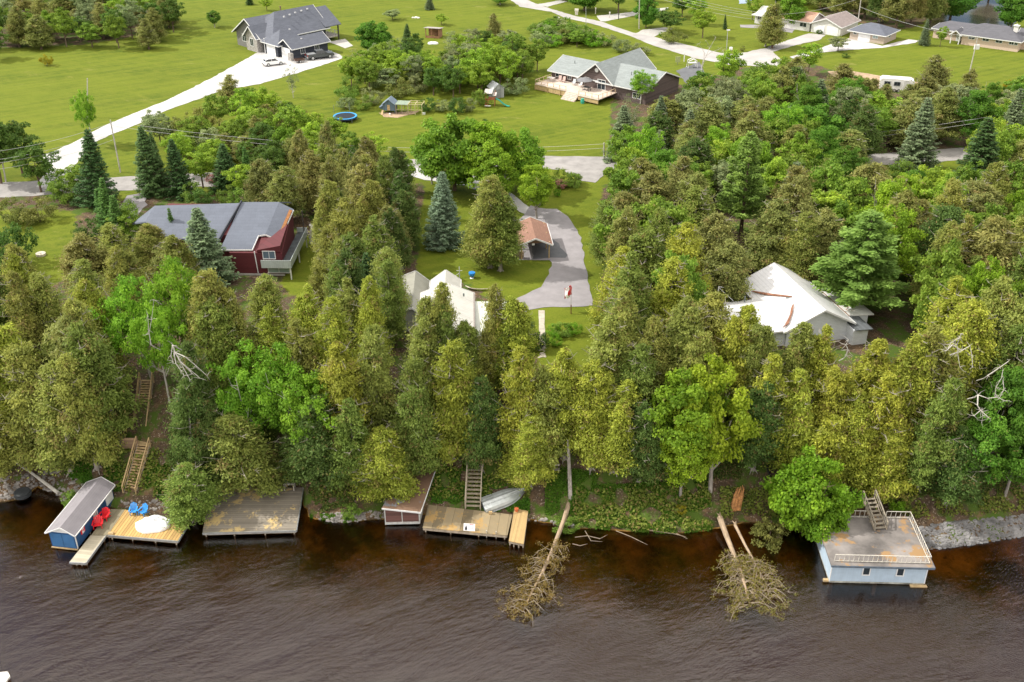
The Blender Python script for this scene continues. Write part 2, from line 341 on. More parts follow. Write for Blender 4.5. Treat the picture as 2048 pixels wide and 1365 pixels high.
sheet('gravel_path', [(800,345),(822,334),(880,345),(950,352),(1000,372),(1035,395),(1062,420),(1095,430),(1088,440),(1062,436),(1020,412),(985,392),(930,372),(850,360)], gravel, 8.038)
sheet('gravel_apron', [(1128,340),(1205,340),(1205,352),(1190,366),(1160,362)], road_m, 8.042)
sheet('driveway', [(1060,412),(1092,418),(1114,418),(1135,433),(1151,453),(1162,476),(1172,544),(1179,581),(1185,612),(1088,616),(1057,620),(1032,617),(1000,612),(1034,597),(1080,574),(1098,548),(1105,525),(1099,521),(1040,520),(1040,440)], asph, 8.046)
sheet('road', [(1010,-12),(1042,-8),(1054,0),(1076,9),(1118,23),(1153,33),(1201,43),(1234,55),(1272,67),(1308,74),(1399,96),(1440,106),(1470,109),(1528,97),(1590,76),(1618,67),(1651,70),(1640,80),(1593,90),(1545,104),(1563,120),(1560,133),(1538,134),(1500,132),(1462,130),(1396,118),(1361,108),(1308,92),(1259,72),(1216,58),(1182,47),(1132,37),(1102,24),(1041,14),(1021,0)], M('far_road', (.36,.345,.335), .95, .18, .3, bmp=.3), 8.034)
sheet('driveway', [(1193,32),(1259,25),(1308,18),(1338,15),(1335,20),(1262,33),(1210,43),(1201,43)], conc, 8.04)
sheet('driveway', [(1076,9),(1080,8),(1120,1),(1135,3),(1095,14)], conc, 8.04)
sheet('driveway', [(1272,67),(1286,60),(1330,55),(1345,58),(1308,74)], conc, 8.04)
sheet('driveway', [(1579,114),(1639,97),(1690,80),(1700,76),(1765,92),(1818,79),(1840,82),(1830,86),(1765,96),(1699,100),(1637,106),(1593,120)], M('drive_grey', (.44,.42,.42), .95, .15, .5), 8.04)
sheet('driveway', [(1480,50),(1530,50),(1590,58),(1585,66),(1530,58),(1480,55)], asph, 8.04)
sheet('pad_or_shadow', [(1352,142),(1400,124),(1412,152),(1375,172)], asph_d, 8.04)
sheet('pad_or_shadow', [(1655,143),(1700,142),(1760,152),(1850,167),(1830,184),(1750,182),(1670,156)], dirt, 8.035)
sheet('patio', [(655,84),(690,78),(706,92),(690,97),(668,88)], conc, 8.04)
sheet('path', [(1077,621),(1089,621),(1091,690),(1079,690)], M('pale_stone', (.42,.38,.31), .9, .25, 2), 8.04)
sheet('pad_or_shadow', [(1064,519),(1062,476),(1104,474),(1133,510),(1131,516),(1100,517)], asph_d, 8.05)  # dark sheet paints the carport's cast shadow onto the drive
sheet('driveway', [(255,392),(290,384),(292,410),(275,430),(250,440),(235,420)], asph, 8.04)
# far river seen between the trees at the top right
m2 = M('far_water', (.07,.06,.045), .15, .2, .4, bmp=.02)
sheet('river_bend', [(1820,-40),(2100,-40),(2020,60),(1860,62)], m2, 8.02); sheet('river_bend', [(1474,-20),(1506,-20),(1504,6),(1478,8)], M('far_water_blue', (.35,.42,.5), .2, .1, .4, bmp=.02), 8.02)
# ================================================================ TREE MESHES
def unit(a): return a/np.maximum(np.linalg.norm(a, axis=-1, keepdims=True), 1e-9)
def leafmesh(name, c, ax, nr, ln, wd, tint, brown=None):
    """one mesh of leaf-sized kite faces: centres c, long axis ax, normal hint nr"""
    N = len(c); ax = unit(ax); sd_ = unit(np.cross(ax, nr)); ln = np.broadcast_to(ln, (N,))[:, None]; wd = np.broadcast_to(wd, (N,))[:, None]
    up = unit(np.cross(sd_, ax))
    v = np.stack([c-ax*ln/2, c+sd_*wd/2+ax*ln*.08, c+ax*ln/2-up*ln*.12, c-sd_*wd/2+ax*ln*.08], 1).reshape(-1, 3)
    me = bpy.data.meshes.new(name); me.vertices.add(4*N); me.loops.add(4*N); me.polygons.add(N)
    me.vertices.foreach_set('co', v.astype(np.float32).ravel()); me.loops.foreach_set('vertex_index', np.arange(4*N, dtype=np.int32))
    me.polygons.foreach_set('loop_start', np.arange(0, 4*N, 4, dtype=np.int32)); me.update(calc_edges=True)
    attr_face(me, 'tint', np.clip(tint, 0, 1)); attr_face(me, 'brown', np.zeros(N) if brown is None else brown)
    me.materials.append(MF); return me
def rv(rng, n): return unit(rng.normal(size=(n, 3)))
def cedar(seed, H=10., Rm=2.3, nb=150, per=80, leaf=.27, brownf=.05, twigs=6, slim=1., pw=.55, nsub=(1,4)):
    rng = np.random.default_rng(seed); C = []; A = []; Nn = []; T = []; B = []
    lean = rng.normal(size=2)*.25; sub = [(0, 0, 1., 1.)]
    for k in range(rng.integers(*nsub)): an = rng.uniform(0, 6.28); sub.append((math.cos(an)*Rm*.38, math.sin(an)*Rm*.38, rng.uniform(.66, .97), .74))
    lob = rng.uniform(0, 6.28, 3)
    for (ox, oy, hs, rs) in sub:
        for i in range(int(nb*rs)):
            t = .14+.86*rng.uniform()**.85; az = rng.uniform(0, 6.28)
            prof = (1-t)**pw*min(1, (t-.08)/.16+.25)*(1+.22*math.sin(3*az+lob[0]+t*5)+.14*math.sin(7*t*3+lob[1]))
            L = Rm*rs*slim*prof*rng.uniform(.72, 1.2)+.12; d = np.array([math.cos(az), math.sin(az), 0]); z0 = t*H*hs
            k = int(per*(.45+.75*L/Rm)); s = rng.uniform(.25, 1, k)**.7
            up = L*(.15+.35*rng.uniform())
            cen = np.array([ox+lean[0]*t, oy+lean[1]*t, z0])+d*L*s[:, None]+np.array([0,0,1.])*(up*s**1.6-.10*L)[:, None]
            sg = .12+.30*s*min(1, L/1.4)
            cen = cen+rng.normal(size=(k, 3))*sg[:, None]*np.array([.8,.8,.55])
            ax = d*.7+np.array([0,0,-.25])+rng.normal(size=(k, 3))*.65
            C.append(cen); A.append(ax); Nn.append(unit(rng.normal(size=(k, 3))*.6+np.array([0,0,.8])+d*.45))
            bt = np.clip(rng.normal(.5, .16)+rng.normal(size=k)*.13, 0, 1); T.append(bt); B.append((rng.uniform(size=k) < (brownf if rng.uniform() > .06 else .7))*rng.uniform(.4, 1, k))
    C = np.concatenate(C); N = len(C)
    me = leafmesh('crown', C, np.concatenate(A), np.concatenate(Nn), leaf*rng.uniform(.7, 1.45, N), leaf*.42*rng.uniform(.7, 1.3, N), np.concatenate(T), np.concatenate(B))
    w = MB(); w.tube([(0,0,-.6),(lean[0]*.2,lean[1]*.2,H*.3),(lean[0]*.7,lean[1]*.7,H*.7),(lean[0],lean[1],H*.97)], [.26,.19,.09,.02], 8)
    for k in range(5): an = k*1.26+seed; w.tube([(0,0,.25),(math.cos(an)*.3,math.sin(an)*.3,0),(math.cos(an)*.6,math.sin(an)*.6,-.3)], [.12,.08,.03], 5)
    for i in range(twigs):
        t = rng.uniform(.35, .95); az = rng.uniform(0, 6.28); L = Rm*(1-t)**.6*1.25+.5; z = t*H
        q = [(lean[0]*t, lean[1]*t, z)]; q.append((q[0][0]+math.cos(az)*L*.55, q[0][1]+math.sin(az)*L*.55, z+L*.15)); az += rng.uniform(-.4, .4); q.append((q[1][0]+math.cos(az)*L*.5, q[1][1]+math.sin(az)*L*.5, z+L*rng.uniform(.2, .6)))
        w.tube(q, [.04,.026,.010], 4, mi=1)
        for _ in range(2): b_ = Vector(q[1])+(Vector(q[2])-Vector(q[1]))*rng.uniform(0,.8); w.tube([b_, b_+Vector((rng.uniform(-.5,.5), rng.uniform(-.5,.5), rng.uniform(0,.5)))], [.022,.008], 4, mi=1)
    return (w, me)
def decid(seed, H=10., Rx=3.2, base=.3, nc=70, per=150, leaf=.26, cr=(.6,1.15), up=.5, trunk=.22, hollow=.35, droop=0., forks=7, brownf=.01):
    rng = np.random.default_rng(seed); C = []; A = []; Nn = []; T = []; B = []; w = MB(); zc = H*(base+1)/2; Rz = H*(1-base)/2
    w.tube([(0,0,-.5),(0,.05,H*base*.6),(.1,0,H*base*1.2),(.15,.1,H*.62)], [trunk,trunk*.85,trunk*.7,trunk*.3], 9)
    tips = []
    for i in range(forks):
        az = i*6.283/forks+rng.uniform(-.4, .4); e = rng.uniform(.35, 1.2); z0 = H*rng.uniform(base*.8, base+.15); L = Rx*rng.uniform(.6, .9)
        p1 = Vector((math.cos(az)*L*.45, math.sin(az)*L*.45, z0+L*.45*math.tan(e)*.6)); p2 = Vector((math.cos(az+.3)*L*.85, math.sin(az+.3)*L*.85, min(H*.9, z0+L*math.tan(e)*.9+.4)))
        w.tube([(0.05,0,z0-.2), p1, p2], [trunk*.5, trunk*.3, trunk*.1], 6)
        for k in range(3):
            a2 = az+rng.uniform(-1, 1); q = p1+(p2-p1)*rng.uniform(.1, .9); w.tube([q, q+Vector((math.cos(a2)*.7, math.sin(a2)*.7, rng.uniform(.2, .9)))*rng.uniform(.8,1.4)], [trunk*.18, .01], 4)
    ph = rng.uniform(0, 6.28, 4)
    for i in range(nc):
        u = rng.uniform(-1, 1); az = rng.uniform(0, 6.28); r = rng.uniform(hollow, 1)**.5; rr = math.sqrt(1-u*u)
        irr = 1+.24*math.sin(2*az+ph[0]+u)+.2*math.sin(5*az+ph[1]+3*u)+rng.uniform(-.12,.12)
        q = np.array([math.cos(az)*rr*Rx*r*irr, math.sin(az)*rr*Rx*r*irr, zc+u*Rz*r*(1.05 if u > 0 else .9)])
        cs = rng.uniform(*cr)*(1-.25*max(0, u)); k = int(per*cs/.9)
        d = rv(rng, k); sc = np.array([1,1,.62])*cs; rad = rng.uniform(.45, 1.05, k)[:, None]
        cen = q+d*sc*rad; cen[:, 2] -= droop*(rng.uniform(0, 1, k)**2)*1.6
        out = unit(q-np.array([0,0,zc])+1e-3)
        C.append(cen); A.append(d+rng.normal(size=(k, 3))*.7+np.array([0,0,-.3-droop])); Nn.append(unit(d*.7+out*.4+np.array([0,0,.5])+rng.normal(size=(k,3))*.5))
        T.append(np.clip(rng.normal(.5, .15)+rng.normal(size=k)*.14, 0, 1)); B.append((rng.uniform(size=k) < brownf)*.7)
    C = np.concatenate(C); N = len(C)
    return (w, leafmesh('crown', C, np.concatenate(A), np.concatenate(Nn), leaf*rng.uniform(.7, 1.3, N), leaf*.75*rng.uniform(.7, 1.3, N), np.concatenate(T), np.concatenate(B)))
def spruce(seed, H=10., Rm=2.4, step=.36, per=1., leaf=.26, pine=False, irr=.15, pw=.85):
    rng = np.random.default_rng(seed); C = []; A = []; Nn = []; T = []; w = MB()
    w.tube([(0,0,-.5),(0,0,H*.4),(0,0,H*.99)], [.24,.17,.02], 8)
    z = H*(.2 if pine else .08); lev = 0
    while z < H*.985:
        t = z/H; L0 = Rm*((1-t)**pw)*(1 if not pine else 1.05)+.1
        nbr = int(rng.integers(5, 7) if pine else rng.integers(7, 11)); a0 = rng.uniform(0, 6.28)
        for k in range(nbr):
            az = a0+k*6.283/nbr+rng.uniform(-.25, .25); L = L0*rng.uniform(1-irr*2, 1+irr); d = np.array([math.cos(az), math.sin(az), 0]); sdv = np.array([-d[1], d[0], 0])
            dr = (.10 if pine else -.22)*L; tip = (.28 if pine else .12)*L
            f = lambda s: np.array([0,0,z])+d*L*s[:, None]+np.array([0,0,1.])*(dr*np.sin(s*2.2)+tip*s**2.2)[:, None]
            bp_ = f(np.array([0,.5,1.])); w.tube([tuple(q) for q in bp_], [.05*(1-t)+.012,.03*(1-t)+.01,.006], 4)
            n_ = max(8, int((62 if pine else 58)*per*(L/1.6+.15))); s = rng.uniform(.12, 1.03, n_)**.75
            wdth = (.34 if pine else .26)*L*(1-s*.75)+.10; off = rng.uniform(-1, 1, n_)
            cen = f(s)+sdv*(off*wdth)[:, None]+rng.normal(size=(n_, 3))*(.10 if pine else .05); cen[:, 2] -= np.abs(off)*.12*L*(0 if pine else 1)*.6+rng.uniform(0, .12, n_)*(0 if pine else 1)
            if pine: cen[:, 2] += rng.uniform(0, .22, n_)
            ax = d*.8+sdv*(np.sign(off)*.7)[:, None]+rng.normal(size=(n_, 3))*.25+np.array([0,0,.25 if pine else -.1])
            C.append(cen); A.append(ax); Nn.append(unit(np.array([0,0,1.])+rng.normal(size=(n_, 3))*.35+d*.2)); bt = rng.normal(.5, .12); T.append(np.clip(bt+.22*(s-.55)+rng.normal(size=n_)*.1, 0, 1))
        z += step*(2.1 if pine else 1.)*rng.uniform(.85, 1.15); lev += 1
    C = np.concatenate(C); N = len(C)
    return (w, leafmesh('crown', C, np.concatenate(A), np.concatenate(Nn), leaf*rng.uniform(.8, 1.3, N), leaf*.5*rng.uniform(.8, 1.2, N), np.concatenate(T)))
LIB = {}; twig_m = M('bare_twig', (.30,.27,.225), .85, .3, 3)
def lib(key, gen, n, bark, H):
    LIB[key] = []
    for i in range(n):
        w, cm = gen(i); t = w.build('trunk', [bark, twig_m], smooth=False); tm = t.data; bpy.data.objects.remove(t); LIB[key].append((tm, cm, H))
lib('cedar', lambda i: cedar(11+i, Rm=2.45, nb=165, per=125, leaf=.25, brownf=.015+.02*(i % 3), twigs=18, pw=(.55,.75,.62)[i % 3]), 8, bark_grey, 10)
lib('cedar_far', lambda i: cedar(41+i, Rm=2.7, nb=115, per=80, leaf=.31, brownf=.03, twigs=10, pw=.56, nsub=(1,4)), 6, bark_brown, 10)
lib('maple', lambda i: decid(61+i, nc=100, per=160, leaf=.25, base=.22, cr=(.5,1.15)), 4, bark_grey, 10)
lib('airy', lambda i: decid(71+i, nc=105, per=140, leaf=.22, cr=(.4,.9), hollow=.15, droop=.25, trunk=.16), 3, bark_pale, 10)
lib('decid_far', lambda i: decid(81+i, nc=60, per=95, leaf=.36, trunk=.2), 4, bark_brown, 10)
lib('round', lambda i: decid(91+i, H=10, Rx=4.2, base=.12, nc=90, per=120, leaf=.42, cr=(1.,1.6), trunk=.3), 2, bark_brown, 10)
lib('shrub', lambda i: decid(101+i, H=4, Rx=2.4, base=.02, nc=42, per=85, leaf=.26, cr=(.5,.9), trunk=.09, hollow=.5, forks=5), 4, bark_brown, 4)
lib('spruce', lambda i: spruce(121+i, H=10, Rm=2.5, per=1.1, leaf=.27), 3, bark_brown, 10)
lib('spire', lambda i: spruce(131+i, H=10, Rm=1.5, per=1., leaf=.27), 2, bark_brown, 10)
lib('bluespruce', lambda i: spruce(141+i, H=10, Rm=2.7, step=.30, per=1.35, leaf=.24, irr=.08), 1, bark_brown, 10)
lib('pine', lambda i: spruce(151+i, H=10, Rm=3.3, per=3.2, leaf=.3, pine=True, irr=.16, pw=.72), 2, bark_brown, 10)
lib('thin', lambda i: decid(161+i, H=10, Rx=2.2, base=.2, nc=40, per=45, leaf=.24, cr=(.5,1.), hollow=.1, trunk=.13, forks=9), 2, bark_pale, 10)
KIND = {  # kind: (library, name, words, category, width of the library crown, colour)
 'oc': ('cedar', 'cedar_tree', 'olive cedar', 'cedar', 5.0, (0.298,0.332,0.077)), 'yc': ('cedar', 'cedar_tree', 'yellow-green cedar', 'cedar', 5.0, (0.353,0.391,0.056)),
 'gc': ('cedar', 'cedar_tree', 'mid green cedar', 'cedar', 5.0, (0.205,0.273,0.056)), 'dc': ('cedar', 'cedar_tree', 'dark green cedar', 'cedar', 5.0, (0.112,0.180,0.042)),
 'bc': ('cedar_far', 'cedar_tree', 'brownish cedar', 'cedar', 5.0, (0.275,0.285,0.085)), 'fc': ('cedar_far', 'cedar_tree', 'dull olive cedar', 'cedar', 5.0, (0.267,0.298,0.081)),
 'mp': ('maple', 'maple_tree', 'bright green maple', 'tree', 7.0, (0.230,0.364,0.027)), 'my': ('maple', 'maple_tree', 'yellow-green maple', 'tree', 7.0, (0.297,0.396,0.029)),
 'md': ('maple', 'broadleaf_tree', 'deep green broadleaf tree', 'tree', 7.0, (0.118,0.242,0.027)), 'bi': ('airy', 'birch_tree', 'fresh green birch', 'tree', 6.4, (0.189,0.357,0.029)),
 'df': ('decid_far', 'broadleaf_tree', 'mid green broadleaf tree', 'tree', 7.0, (0.186,0.291,0.037)), 'dl': ('decid_far', 'broadleaf_tree', 'light green broadleaf tree', 'tree', 7.0, (0.267,0.397,0.042)),
 'dd': ('decid_far', 'broadleaf_tree', 'dark broadleaf tree', 'tree', 7.0, (0.105,0.186,0.032)), 'dg': ('decid_far', 'willow_tree', 'grey-green willow', 'tree', 7.0, (0.254,0.304,0.136)),
 'ro': ('round', 'broadleaf_tree', 'rounded dark green tree', 'tree', 9.0, (0.099,0.229,0.027)), 'rl': ('round', 'broadleaf_tree', 'rounded leafy tree', 'tree', 9.0, (0.174,0.316,0.030)),
 'sh': ('shrub', 'shrub', 'green shrub', 'shrub', 5.2, (0.174,0.273,0.042)), 'sg': ('shrub', 'shrub', 'grey-green shrub', 'shrub', 5.2, (0.260,0.316,0.130)), 'sy': ('shrub', 'shrub', 'golden yellow shrub', 'shrub', 5.2, (0.320,0.270,0.020)),
 'so': ('shrub', 'shrub', 'olive brown shrub', 'shrub', 5.2, (0.215,0.235,0.060)), 'sd': ('shrub', 'shrub', 'dark green shrub', 'shrub', 5.2, (0.087,0.161,0.030)), 'sb': ('shrub', 'shrub', 'lush bright shrub', 'shrub', 5.2, (0.167,0.335,0.022)),
 'pk': ('shrub', 'flowering_shrub', 'pink flowering shrub', 'shrub', 5.2, (0.550,0.260,0.240)), 'wf': ('shrub', 'flowering_shrub', 'white blossoming shrub', 'shrub', 5.2, (0.720,0.700,0.680)),
 'sp': ('spruce', 'spruce_tree', 'dark green spruce', 'spruce', 5.0, (0.105,0.192,0.064)), 'sl': ('spruce', 'spruce_tree', 'grey-green spruce', 'spruce', 5.0, (0.215,0.280,0.150)), 'ss': ('spire', 'spruce_tree', 'slim green spruce', 'spruce', 3.0, (0.124,0.248,0.057)),
 'bs': ('bluespruce', 'blue_spruce', 'silvery blue spruce', 'spruce', 5.4, (0.250,0.330,0.215)), 'pi': ('pine', 'pine_tree', 'feathery green pine', 'pine', 6.4, (0.230,0.345,0.075)),
 'th': ('thin', 'thin_tree', 'sparse grey thin tree', 'tree', 4.6, (0.211,0.248,0.112)),
 'mb': ('round', 'broadleaf_tree', 'lush bright green waterside tree', 'tree', 9.0, (0.185,0.330,0.022)),
}
LANDM = [('the top left woodland corner', (40,50)), ('the golden yellow bush', (89,135)), ('the blue spruce', (882,500)), ('the feathery pine', (1748,600)), ('the grey leaning utility pole', (241,345)), ('the wooded bank', (1750,900)), ('the left staircase', (260,930)), ('the middle staircase', (955,930)), ('the spreading maple', (1410,1040)), ('the dark grey house', (547,60)), ('the umbrella deck house', (1180,150)), ('the red house', (430,480)), ('the beige roofed cottage', (890,600)), ('the brown carport', (1075,480)), ('the white roofed cottage', (1570,610)),
 ('the dark blue boathouse', (165,1030)), ('the pale blue boathouse', (1760,1100)), ('the leaf strewn boathouse', (820,980)), ('the wide weathered dock', (500,1020)), ('the trampoline', (690,236)), ('the chicken coop', (785,210)), ('the slide playset', (985,190)),
 ('the hip roofed garage', (1752,70)), ('the beige brick bungalow', (1980,80)), ('the double garage', (1665,55)), ('the salmon roofed house', (1570,45)), ('the parked travel trailer', (1790,172)), ('the open field shelter', (867,65)),
 ('the long gravel drive', (270,230)), ('the upturned aluminium boat', (1000,1003)), ('the canada flag pole', (1141,625)), ('the far road', (1300,85)), ('the front lawn', (1110,700)), ('the left lawn', (80,470)), ('the street bend', (1820,315)), ('the ribbed fallen tree', (1130,1080)), ('the junction', (1520,120))]
LMW = [(t, P(a_, b_, 8)) for t, (a_, b_) in LANDM]
TREES = []; trng = random.Random(5)
def put(kind, base, h, w_, var=None, col=None, label=None, rz=None, tilt=0):
    lk, nm, words, cat, lw, c = KIND[kind]; L = LIB[lk]; i = trng.randrange(len(L)) if var is None else var % len(L); tm, cm, LH = L[i]
    r = thing(nm, label or '', cat, base, trng.uniform(0, 6.28) if rz is None else rz)
    w_ *= trng.uniform(.84, 1.14); r.scale = (w_/lw*trng.uniform(.92,1.08), w_/lw, h/LH)
    r.rotation_euler[0] = trng.gauss(0, .035); r.rotation_euler[1] = trng.gauss(0, .035)
    t = bpy.data.objects.new('stems' if lk == 'shrub' else 'trunk', tm); COL.objects.link(t); t.parent = r
    k = bpy.data.objects.new('foliage' if lk == 'shrub' else 'crown', cm); COL.objects.link(k); k.parent = r
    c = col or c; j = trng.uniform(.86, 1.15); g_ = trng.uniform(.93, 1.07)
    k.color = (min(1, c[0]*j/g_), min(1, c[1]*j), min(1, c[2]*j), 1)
    TREES.append(dict(o=r, kind=kind, words=words, h=h, base=Vector(base), label=label)); return r
def T(kind, px, py, h, w_, **k):
    if KIND[kind][0].startswith('cedar'): w_ *= 1.08
    """tree whose TOP shows at pixel px,py"""
    b_ = PG(px, py, h); return put(kind, b_, h, w_, **k)
def TB(kind, px, py, h, w_, **k):
    """tree whose FOOT stands at pixel px,py"""
    return put(kind, PG(px, py, 0), h, w_, **k)
# ================================================================ BUILDING HELPERS
def beam(mb, p, q, w_=.08, h=.2, mi=0):
    p = Vector(p); q = Vector(q); d = (q-p); 
    if d.length < 1e-4: return
    s = d.cross(Vector((0,0,1)))
    s = (Vector((1,0,0)) if s.length < 1e-3 else s.normalized())*w_/2; u = s.cross(d).normalized()*h/2
    if u.z < 0: u = -u
    mb.prism([p-s-u, q-s-u, q+s-u, p+s-u], [p-s+u, q-s+u, q+s+u, p+s+u], mi)
def roof(root, mat, x0, x1, y0, y1, z, zr, axis='x', h0=0, h1=0, ov=.45, th=.16, trim=None, name='roof', off=0.):
    """gable roof (h=0) or hipped ends (h = inset of the ridge end)"""
    sw = axis == 'y'
    f = (lambda a, b_, c: (b_, a, c)) if sw else (lambda a, b_, c: (a, b_, c))
    if sw: x0, x1, y0, y1 = y0, y1, x0, x1
    X0, X1, Y0, Y1 = x0-ov, x1+ov, y0-ov, y1+ov; yc = (y0+y1)/2+off; sl = (zr-z)/((y1-y0)/2); ze = z-sl*ov+th*.3
    r0 = f(X0 if h0 == 0 else x0+h0, yc, zr+th*.3); r1 = f(X1 if h1 == 0 else x1-h1, yc, zr+th*.3)
    a, b_, c, d = f(X0,Y0,ze), f(X1,Y0,ze), f(X1,Y1,ze), f(X0,Y1,ze)
    w = MB(); fs = [[a,b_,r1,r0], [c,d,r0,r1]]
    if h0: fs.append([d,a,r0])
    if h1: fs.append([b_,c,r1])
    for q in fs: w.slab(q if not sw else list(reversed(q)), th)
    o = w.build(name, mat, root)
    if trim:
        t = MB(); dn = Vector((0,0,-th*.45)); g_ = .03
        for p, q in ((a,b_),(b_,c),(c,d),(d,a)):
            pv, qv = Vector(p), Vector(q); cen = Vector(f((X0+X1)/2, yc, ze)); mid = (pv+qv)/2; o2 = (mid-cen); o2.z = 0
            ed = (qv-pv).normalized(); o2 = (o2-ed*o2.dot(ed)).normalized()*g_*1.6
            end = (p == b_ or p == d)
            if end and ((p == b_ and h1 == 0) or (p == d and h0 == 0)):
                rr = Vector(r1 if p == b_ else r0); beam(t, pv+o2+dn, rr+o2+dn, .06, th*1.25); beam(t, rr+o2+dn, qv+o2+dn, .06, th*1.25)
            else: beam(t, pv+o2+dn, qv+o2+dn, .06, th*1.1)
        t.build('fascia', trim, o)
    return o
def walls(root, mat, x0, x1, y0, y1, z0, z, zr=None, axis='x', name='wall', off=0.):
    w = MB()
    if zr is None: w.box(x0, x1, y0, y1, z0, z)
    elif axis == 'x':
        yc = (y0+y1)/2+off; e = [(y0,z0),(y1,z0),(y1,z),(yc,zr),(y0,z)]; w.prism([(x0,a,b_) for a, b_ in reversed(e)], [(x1,a,b_) for a, b_ in reversed(e)])
    else:
        xc = (x0+x1)/2+off; e = [(x0,z0),(x1,z0),(x1,z),(xc,zr),(x0,z)]; w.prism([(a,y0,b_) for a, b_ in e], [(a,y1,b_) for a, b_ in e])
    import bmesh; o = w.build(name, mat, root, weld=True); bm = bmesh.new(); bm.from_mesh(o.data); bmesh.ops.recalc_face_normals(bm, faces=bm.faces); bm.to_mesh(o.data); bm.free(); return o
def window(root, side, c, u, z, w_, h, frame=None, pane=None, name='window', bars=1):
    """side S/N: wall plane y=c, u along x; side W/E: plane x=c, u along y; z = sill height"""
    frame = frame or white_trim; pane = pane or dark_gl; s = {'S': -1, 'N': 1, 'W': -1, 'E': 1}[side]
    def bx(mb, a0, a1, b0, b1, d0, d1):
        d0, d1 = sorted((c+s*d0, c+s*d1))
        if side in 'SN': mb.box(a0, a1, d0, d1, b0, b1)
        else: mb.box(d0, d1, a0, a1, b0, b1)
    f = MB(); t = .09; bx(f, u-t, u+w_+t, z-t, z, -.02, .07); bx(f, u-t, u+w_+t, z+h, z+h+t, -.02, .07); bx(f, u-t, u, z, z+h, -.02, .06); bx(f, u+w_, u+w_+t, z, z+h, -.02, .06)
    for i in range(bars): q = u+w_*(i+1)/(bars+1); bx(f, q-.03, q+.03, z, z+h, -.02, .05)
    o = f.build(name, frame, root); g_ = MB(); bx(g_, u, u+w_, z, z+h, -.02, .025); g_.build('pane', pane, o); return o
def panel(root, name, mat, x0, x1, y0, y1, z0, z1):
    w = MB(); w.box(x0, x1, y0, y1, z0, z1); return w.build(name, mat, root)
def railing(root, pts, h=1., post=.09, step=1.4, mat=None, name='railing', mid=1, bal=0, rail=.07):
    w = MB()
    for p, q in zip(pts, pts[1:]):
        p = Vector(p); q = Vector(q); L = (q-p).length; k = max(1, int(round(L/step)))
        for i in range(k+1): r = p+(q-p)*i/k; w.cbox(r+Vector((0,0,h/2)), post, post, h)
        up = Vector((0,0,h)); beam(w, p+up, q+up, rail*1.3, rail)
        for j in range(mid): z = Vector((0,0,h*(j+1)/(mid+1)*.9-(.25 if mid == 1 else 0)*h+.0)); beam(w, p+z, q+z, rail*.7, rail*.7)
        if bal:
            kk = int(L/bal)
            for i in range(kk): r = p+(q-p)*(i+.5)/kk; w.cbox(r+Vector((0,0,h*.5)), .035, .035, h*.95)
    return w.build(name, mat, root)
wood_new = MB_('pressure_wood', (.50,.36,.20), .14, 'X'); wood_old = M('weathered_wood', (.36,.30,.23), .9, .35, 2.5, bmp=.35)
wood_gold = M('golden_wood', (.46,.33,.17), .85, .3, 2.5, bmp=.3); wood_grey = M('grey_wood', (.40,.37,.33), .9, .3, 2.5, bmp=.35)
navy = MB_('navy_siding', (.030,.036,.052), .2, 'Z'); stone = M('stone_veneer', (.36,.34,.32), .9, .5, 3.5, bmp=.6); slate = shingle('charcoal_shingle', (.105,.115,.145))
garage_w = MB_('garage_door_white', (.80,.80,.80), .5, 'Z', groove=.3, var=.03)
# ---------------------------------------------------------------- dark grey house, top left
o = P(587,122); H1 = thing('house', 'large dark navy house with charcoal hip roof, stone front and attached garages', 'house', o, R(46))
walls(H1, navy, 0, 9.2, 0, 4.6, 0, 2.7, 3.9); roof(H1, slate, 0, 9.2, 0, 4.6, 2.75, 4.15, ov=.5, trim=white_trim)
walls(H1, navy, -.6, 6, 4.6, 9.4, 0, 2.9); roof(H1, slate, -.6, 6, 4.0, 9.8, 2.9, 5.0, h0=2.6, h1=2.2, ov=.5, trim=white_trim)
walls(H1, navy, 1, 15, 8.2, 18.5, 0, 3.5); roof(H1, slate, 1, 15.2, 8.2, 18.5, 3.5, 7.3, h0=4.3, ov=.6, trim=white_trim)
walls(H1, navy, 14.6, 15, 8.4, 18.3, 3.4, 3.6, 6.9, name='gable_wall')
walls(H1, M('grey_siding', (.17,.165,.16), .8, .15), -.4, 6, 10.6, 20.4, 0, 3.3, 6.3); roof(H1, slate, -.4, 7, 10.6, 20.4, 3.3, 6.5, ov=.7, trim=white_trim)
walls(H1, stone, -1.4, 2, 11, 15.2, 0, 3.4, 5.2); roof(H1, slate, -1.4, 3.5, 11, 15.2, 3.45, 5.4, ov=.5, trim=white_trim)
walls(H1, stone, -.7, -.02, -.2, .9, 0, 1.6, name='stone_pier')
panel(H1, 'garage_door', garage_w, -.09, -.02, .9, 3.9, .02, 2.3); panel(H1, 'garage_door', garage_w, -.69, -.62, 5.4, 8.6, .02, 2.35)
for u in (2.1, 5.8): window(H1, 'S', 0, u, 1.1, 1.0, 1.1)
window(H1, 'W', -1.4, 12.4, 1.2, 1.2, 1.5); window(H1, 'W', -.4, 16.6, 1.3, 1.5, 1.5); window(H1, 'S', 8.2, 9.2, 1.2, 1.2, 1.3)
panel(H1, 'porch_post', white_trim, -.5, -.25, 9.5, 9.75, 0, 3.2); panel(H1, 'porch_post', M('dark_post', (.05,.045,.04)), 18.2, 18.45, 7.9, 8.15, 0, 3.6)
w = MB(); w.slab([(14.6,7.6,3.45),(19,7.6,3.45),(19,13,3.45+3.3),(14.6,13,3.45+3.3)], .16); w.slab([(14.6,13,3.45+3.3),(19,13,3.45+3.3),(19,18.6,3.45),(14.6,18.6,3.45)], .16); w.build('porch_roof', slate, H1)
